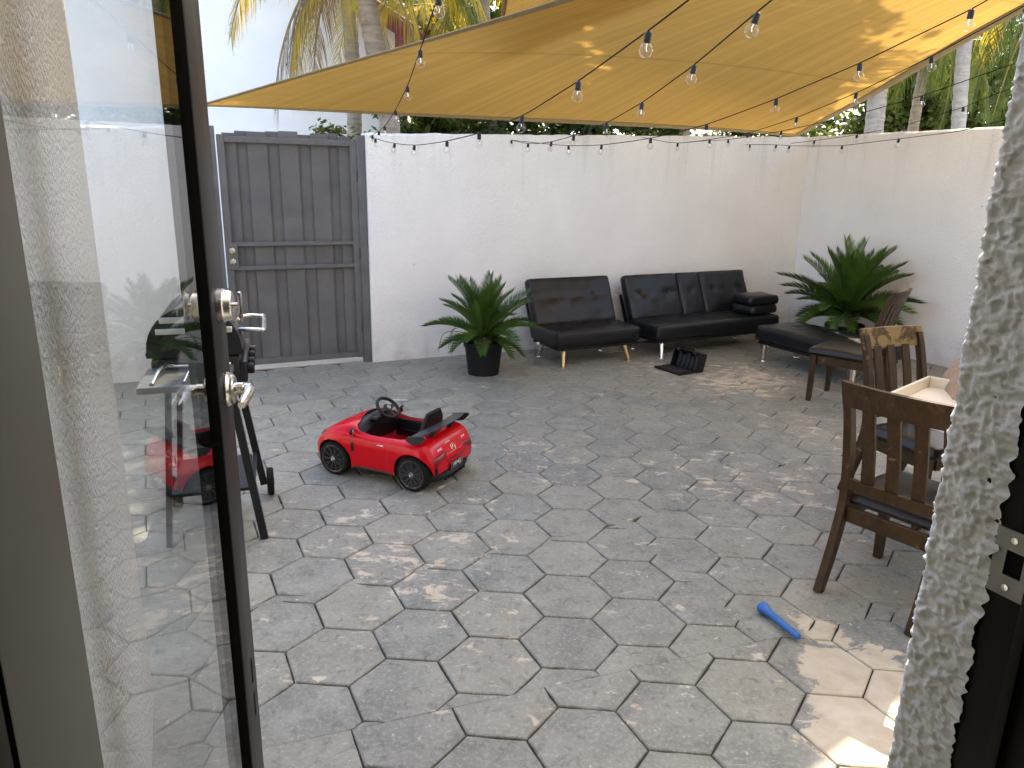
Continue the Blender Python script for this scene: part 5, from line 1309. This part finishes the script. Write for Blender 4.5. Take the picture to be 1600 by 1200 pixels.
# mirrors
for s in (1, -1):
    m = MB(); m.tube([(.092, s * .222, .258), (.084, s * .240, .276)], .007, 8); bm2 = bmesh.new(); bmesh.ops.create_uvsphere(bm2, u_segments=20, v_segments=12, radius=1)
    for v in bm2.verts: v.co = Vector((.082 + v.co.x * .020 * (1.0 if v.co.x > 0 else .55), s * .248 + v.co.y * .022, .286 + v.co.z * .019))
    m.addbm(bm2); mi = m.build('mirror', M_['plastic'], car, smooth=60)
    m = MB(); m.lathe([(.016, 0), (.015, .001), (.0001, .0012)], 18, T(.0702, s * .248, .286) @ RY(R(-90))); m.build('mirror_glass', M_['chrome'], mi)
l_, n_ = hit((1, 0, .165), (-1, 0, 0))
star(Matrix.Translation(l_ + n_ * .003) @ n_.to_track_quat('Z', 'Y').to_matrix().to_4x4(), .026, 'star_emblem', car)
skin_patch([(-.10, .12), (.10, .12), (.085, .175), (-.085, .175)], 12, 6, lambda y, z: ((1, y, z), (-1, 0, 0)), .002, 'plastic', 'grille', car)

car.scale = (1.06, 1.06, 1.06)
# ---- barbecue behind the open door: local x faces the patio, local y runs away from the house
bq = empty('barbecue', (-1.52, 3.50, 0), math.atan2(.31, .95), 'black barbecue grill with steel lid handle standing behind the glass door', 'barbecue')
LX, LY = 0.19, 0.27
def bpart(name, fn, mat, sm_=40, parent=bq):
    m = MB(); fn(m); return m.build(name, M_[mat], parent, smooth=sm_)
bpart('firebox', lambda m: m.bbox((-.19, -LY, .80), (.19, LY, .93), .02, 2), 'black_metal')
lidp = [(-.20, .0)] + [(-.205 + .0, .02)] + [(.20 * math.cos(a), .03 + .20 * math.sin(a)) for a in [math.pi * (1 - k / 16) for k in range(17)]] + [(.205, .02), (.20, 0)]
def lidf(m):
    m.prism([(x, z) for x, z in lidp], -LY - .005, LY + .005, T(0, 0, .935) @ RX(R(90)) )
lid = bpart('lid', lidf, 'black_metal', 50)
def band(m):
    P = []
    for k in range(13):
        a = math.pi * lerp(.98, .05, k / 12); P.append([(.2025 * math.cos(a), -LY - .008, .965 + .2025 * math.sin(a)), (.2025 * math.cos(a), -LY + .035, .965 + .2025 * math.sin(a))])
    m.grid(P)
for k, dz in enumerate((0.085, 0.135)):
    def strip(m, dz=dz):
        m.bbox((-.155 + k * .02, -LY - .010, .955 + dz), (.165 - k * .03, -LY - .0055, .955 + dz + .028), .002, 1)
    bpart('lid_trim', strip, 'chrome', 40, lid)
def lh_(m):
    m.tube(spline([(.185, -LY + .10, 1.03), (.225, -LY + .08, 1.035), (.285, -LY + .08, 1.03), (.30, -LY + .10, 1.03), (.30, LY - .10, 1.03), (.285, LY - .08, 1.03), (.225, LY - .08, 1.035), (.185, LY - .10, 1.03)], 40), .010, 10)
bpart('lid_handle', lh_, 'steel', 60, lid)
bpart('thermometer', lambda m: m.lathe([(.028, 0), (.028, .008), (.0001, .010)], 24, T(.188, 0, 1.06) @ RY(R(80))), 'steel', 50, lid)
bpart('name_badge', lambda m: m.bbox((.196, -.16, 1.005), (.203, -.09, 1.03), .001, 1), 'steel', 50, lid)
bpart('control_panel', lambda m: m.bbox((.185, -LY, .80), (.215, LY, .90), .006, 2), 'black_metal')
for y in (-.20, -.07, .07, .20):
    bpart('knob', lambda m: m.lathe([(.022, 0), (.026, .012), (.024, .030), (.0001, .032)], 20, T(.215, y, .85) @ RY(R(90))), 'plastic', 45)
bpart('side_shelf', lambda m: m.bbox((-.20, -LY - .36, .865), (.16, -LY - .012, .895), .008, 2), 'olive')
for xx in (-.09, .03):
    bpart('shelf_bar', lambda m: m.tube(spline([(xx, -LY - .04, .897), (xx - .005, -LY - .08, .925), (xx - .03, -LY - .20, .930), (xx - .05, -LY - .33, .898)], 16), .010, 8), 'chrome', 60)
bpart('shelf_bar', lambda m: m.tube([(-.14, -LY - .055, .905), (.15, -LY - .055, .905)], .010, 8), 'chrome', 60)
for y in (-LY + .03, LY - .03):
    bpart('leg', lambda m: m.bar([(.13, y, .80), (.235, y - (.035 if y < 0 else -.02), .0 if y < 0 else .07)], .036, .036, (0, 1, 0)), 'black_metal')
    bpart('leg', lambda m: m.bar([(-.13, y, .80), (-.20, y, .0)], .036, .026, (0, 1, 0)), 'black_metal')
bpart('crossbar', lambda m: m.bar([(.20, -LY + .02, .26), (.20, LY - .02, .26)], .03, .02, (0, 0, 1)), 'black_metal')
bpart('bottom_shelf', lambda m: m.bbox((-.17, -LY + .03, .245), (.185, LY - .03, .262), .003, 1), 'black_metal')
for s in (1,):
    for xx in (.235, -.20):
        wh = bpart('wheel', lambda m: m.lathe([(.02, -.018), (.070, -.018), (.078, -.012), (.078, .012), (.070, .018), (.02, .018), (.02, -.018)], 28, T(xx + (.035 if xx > 0 else -.035), LY + .0, .078) @ RY(R(90))), 'rubber', 45)
        bpart('hub', lambda m: m.lathe([(.0001, -.022), (.024, -.020), (.024, .020), (.0001, .022)], 18, T(xx + (.035 if xx > 0 else -.035), LY + .0, .078) @ RY(R(90))), 'plastic_grey', 45, wh)
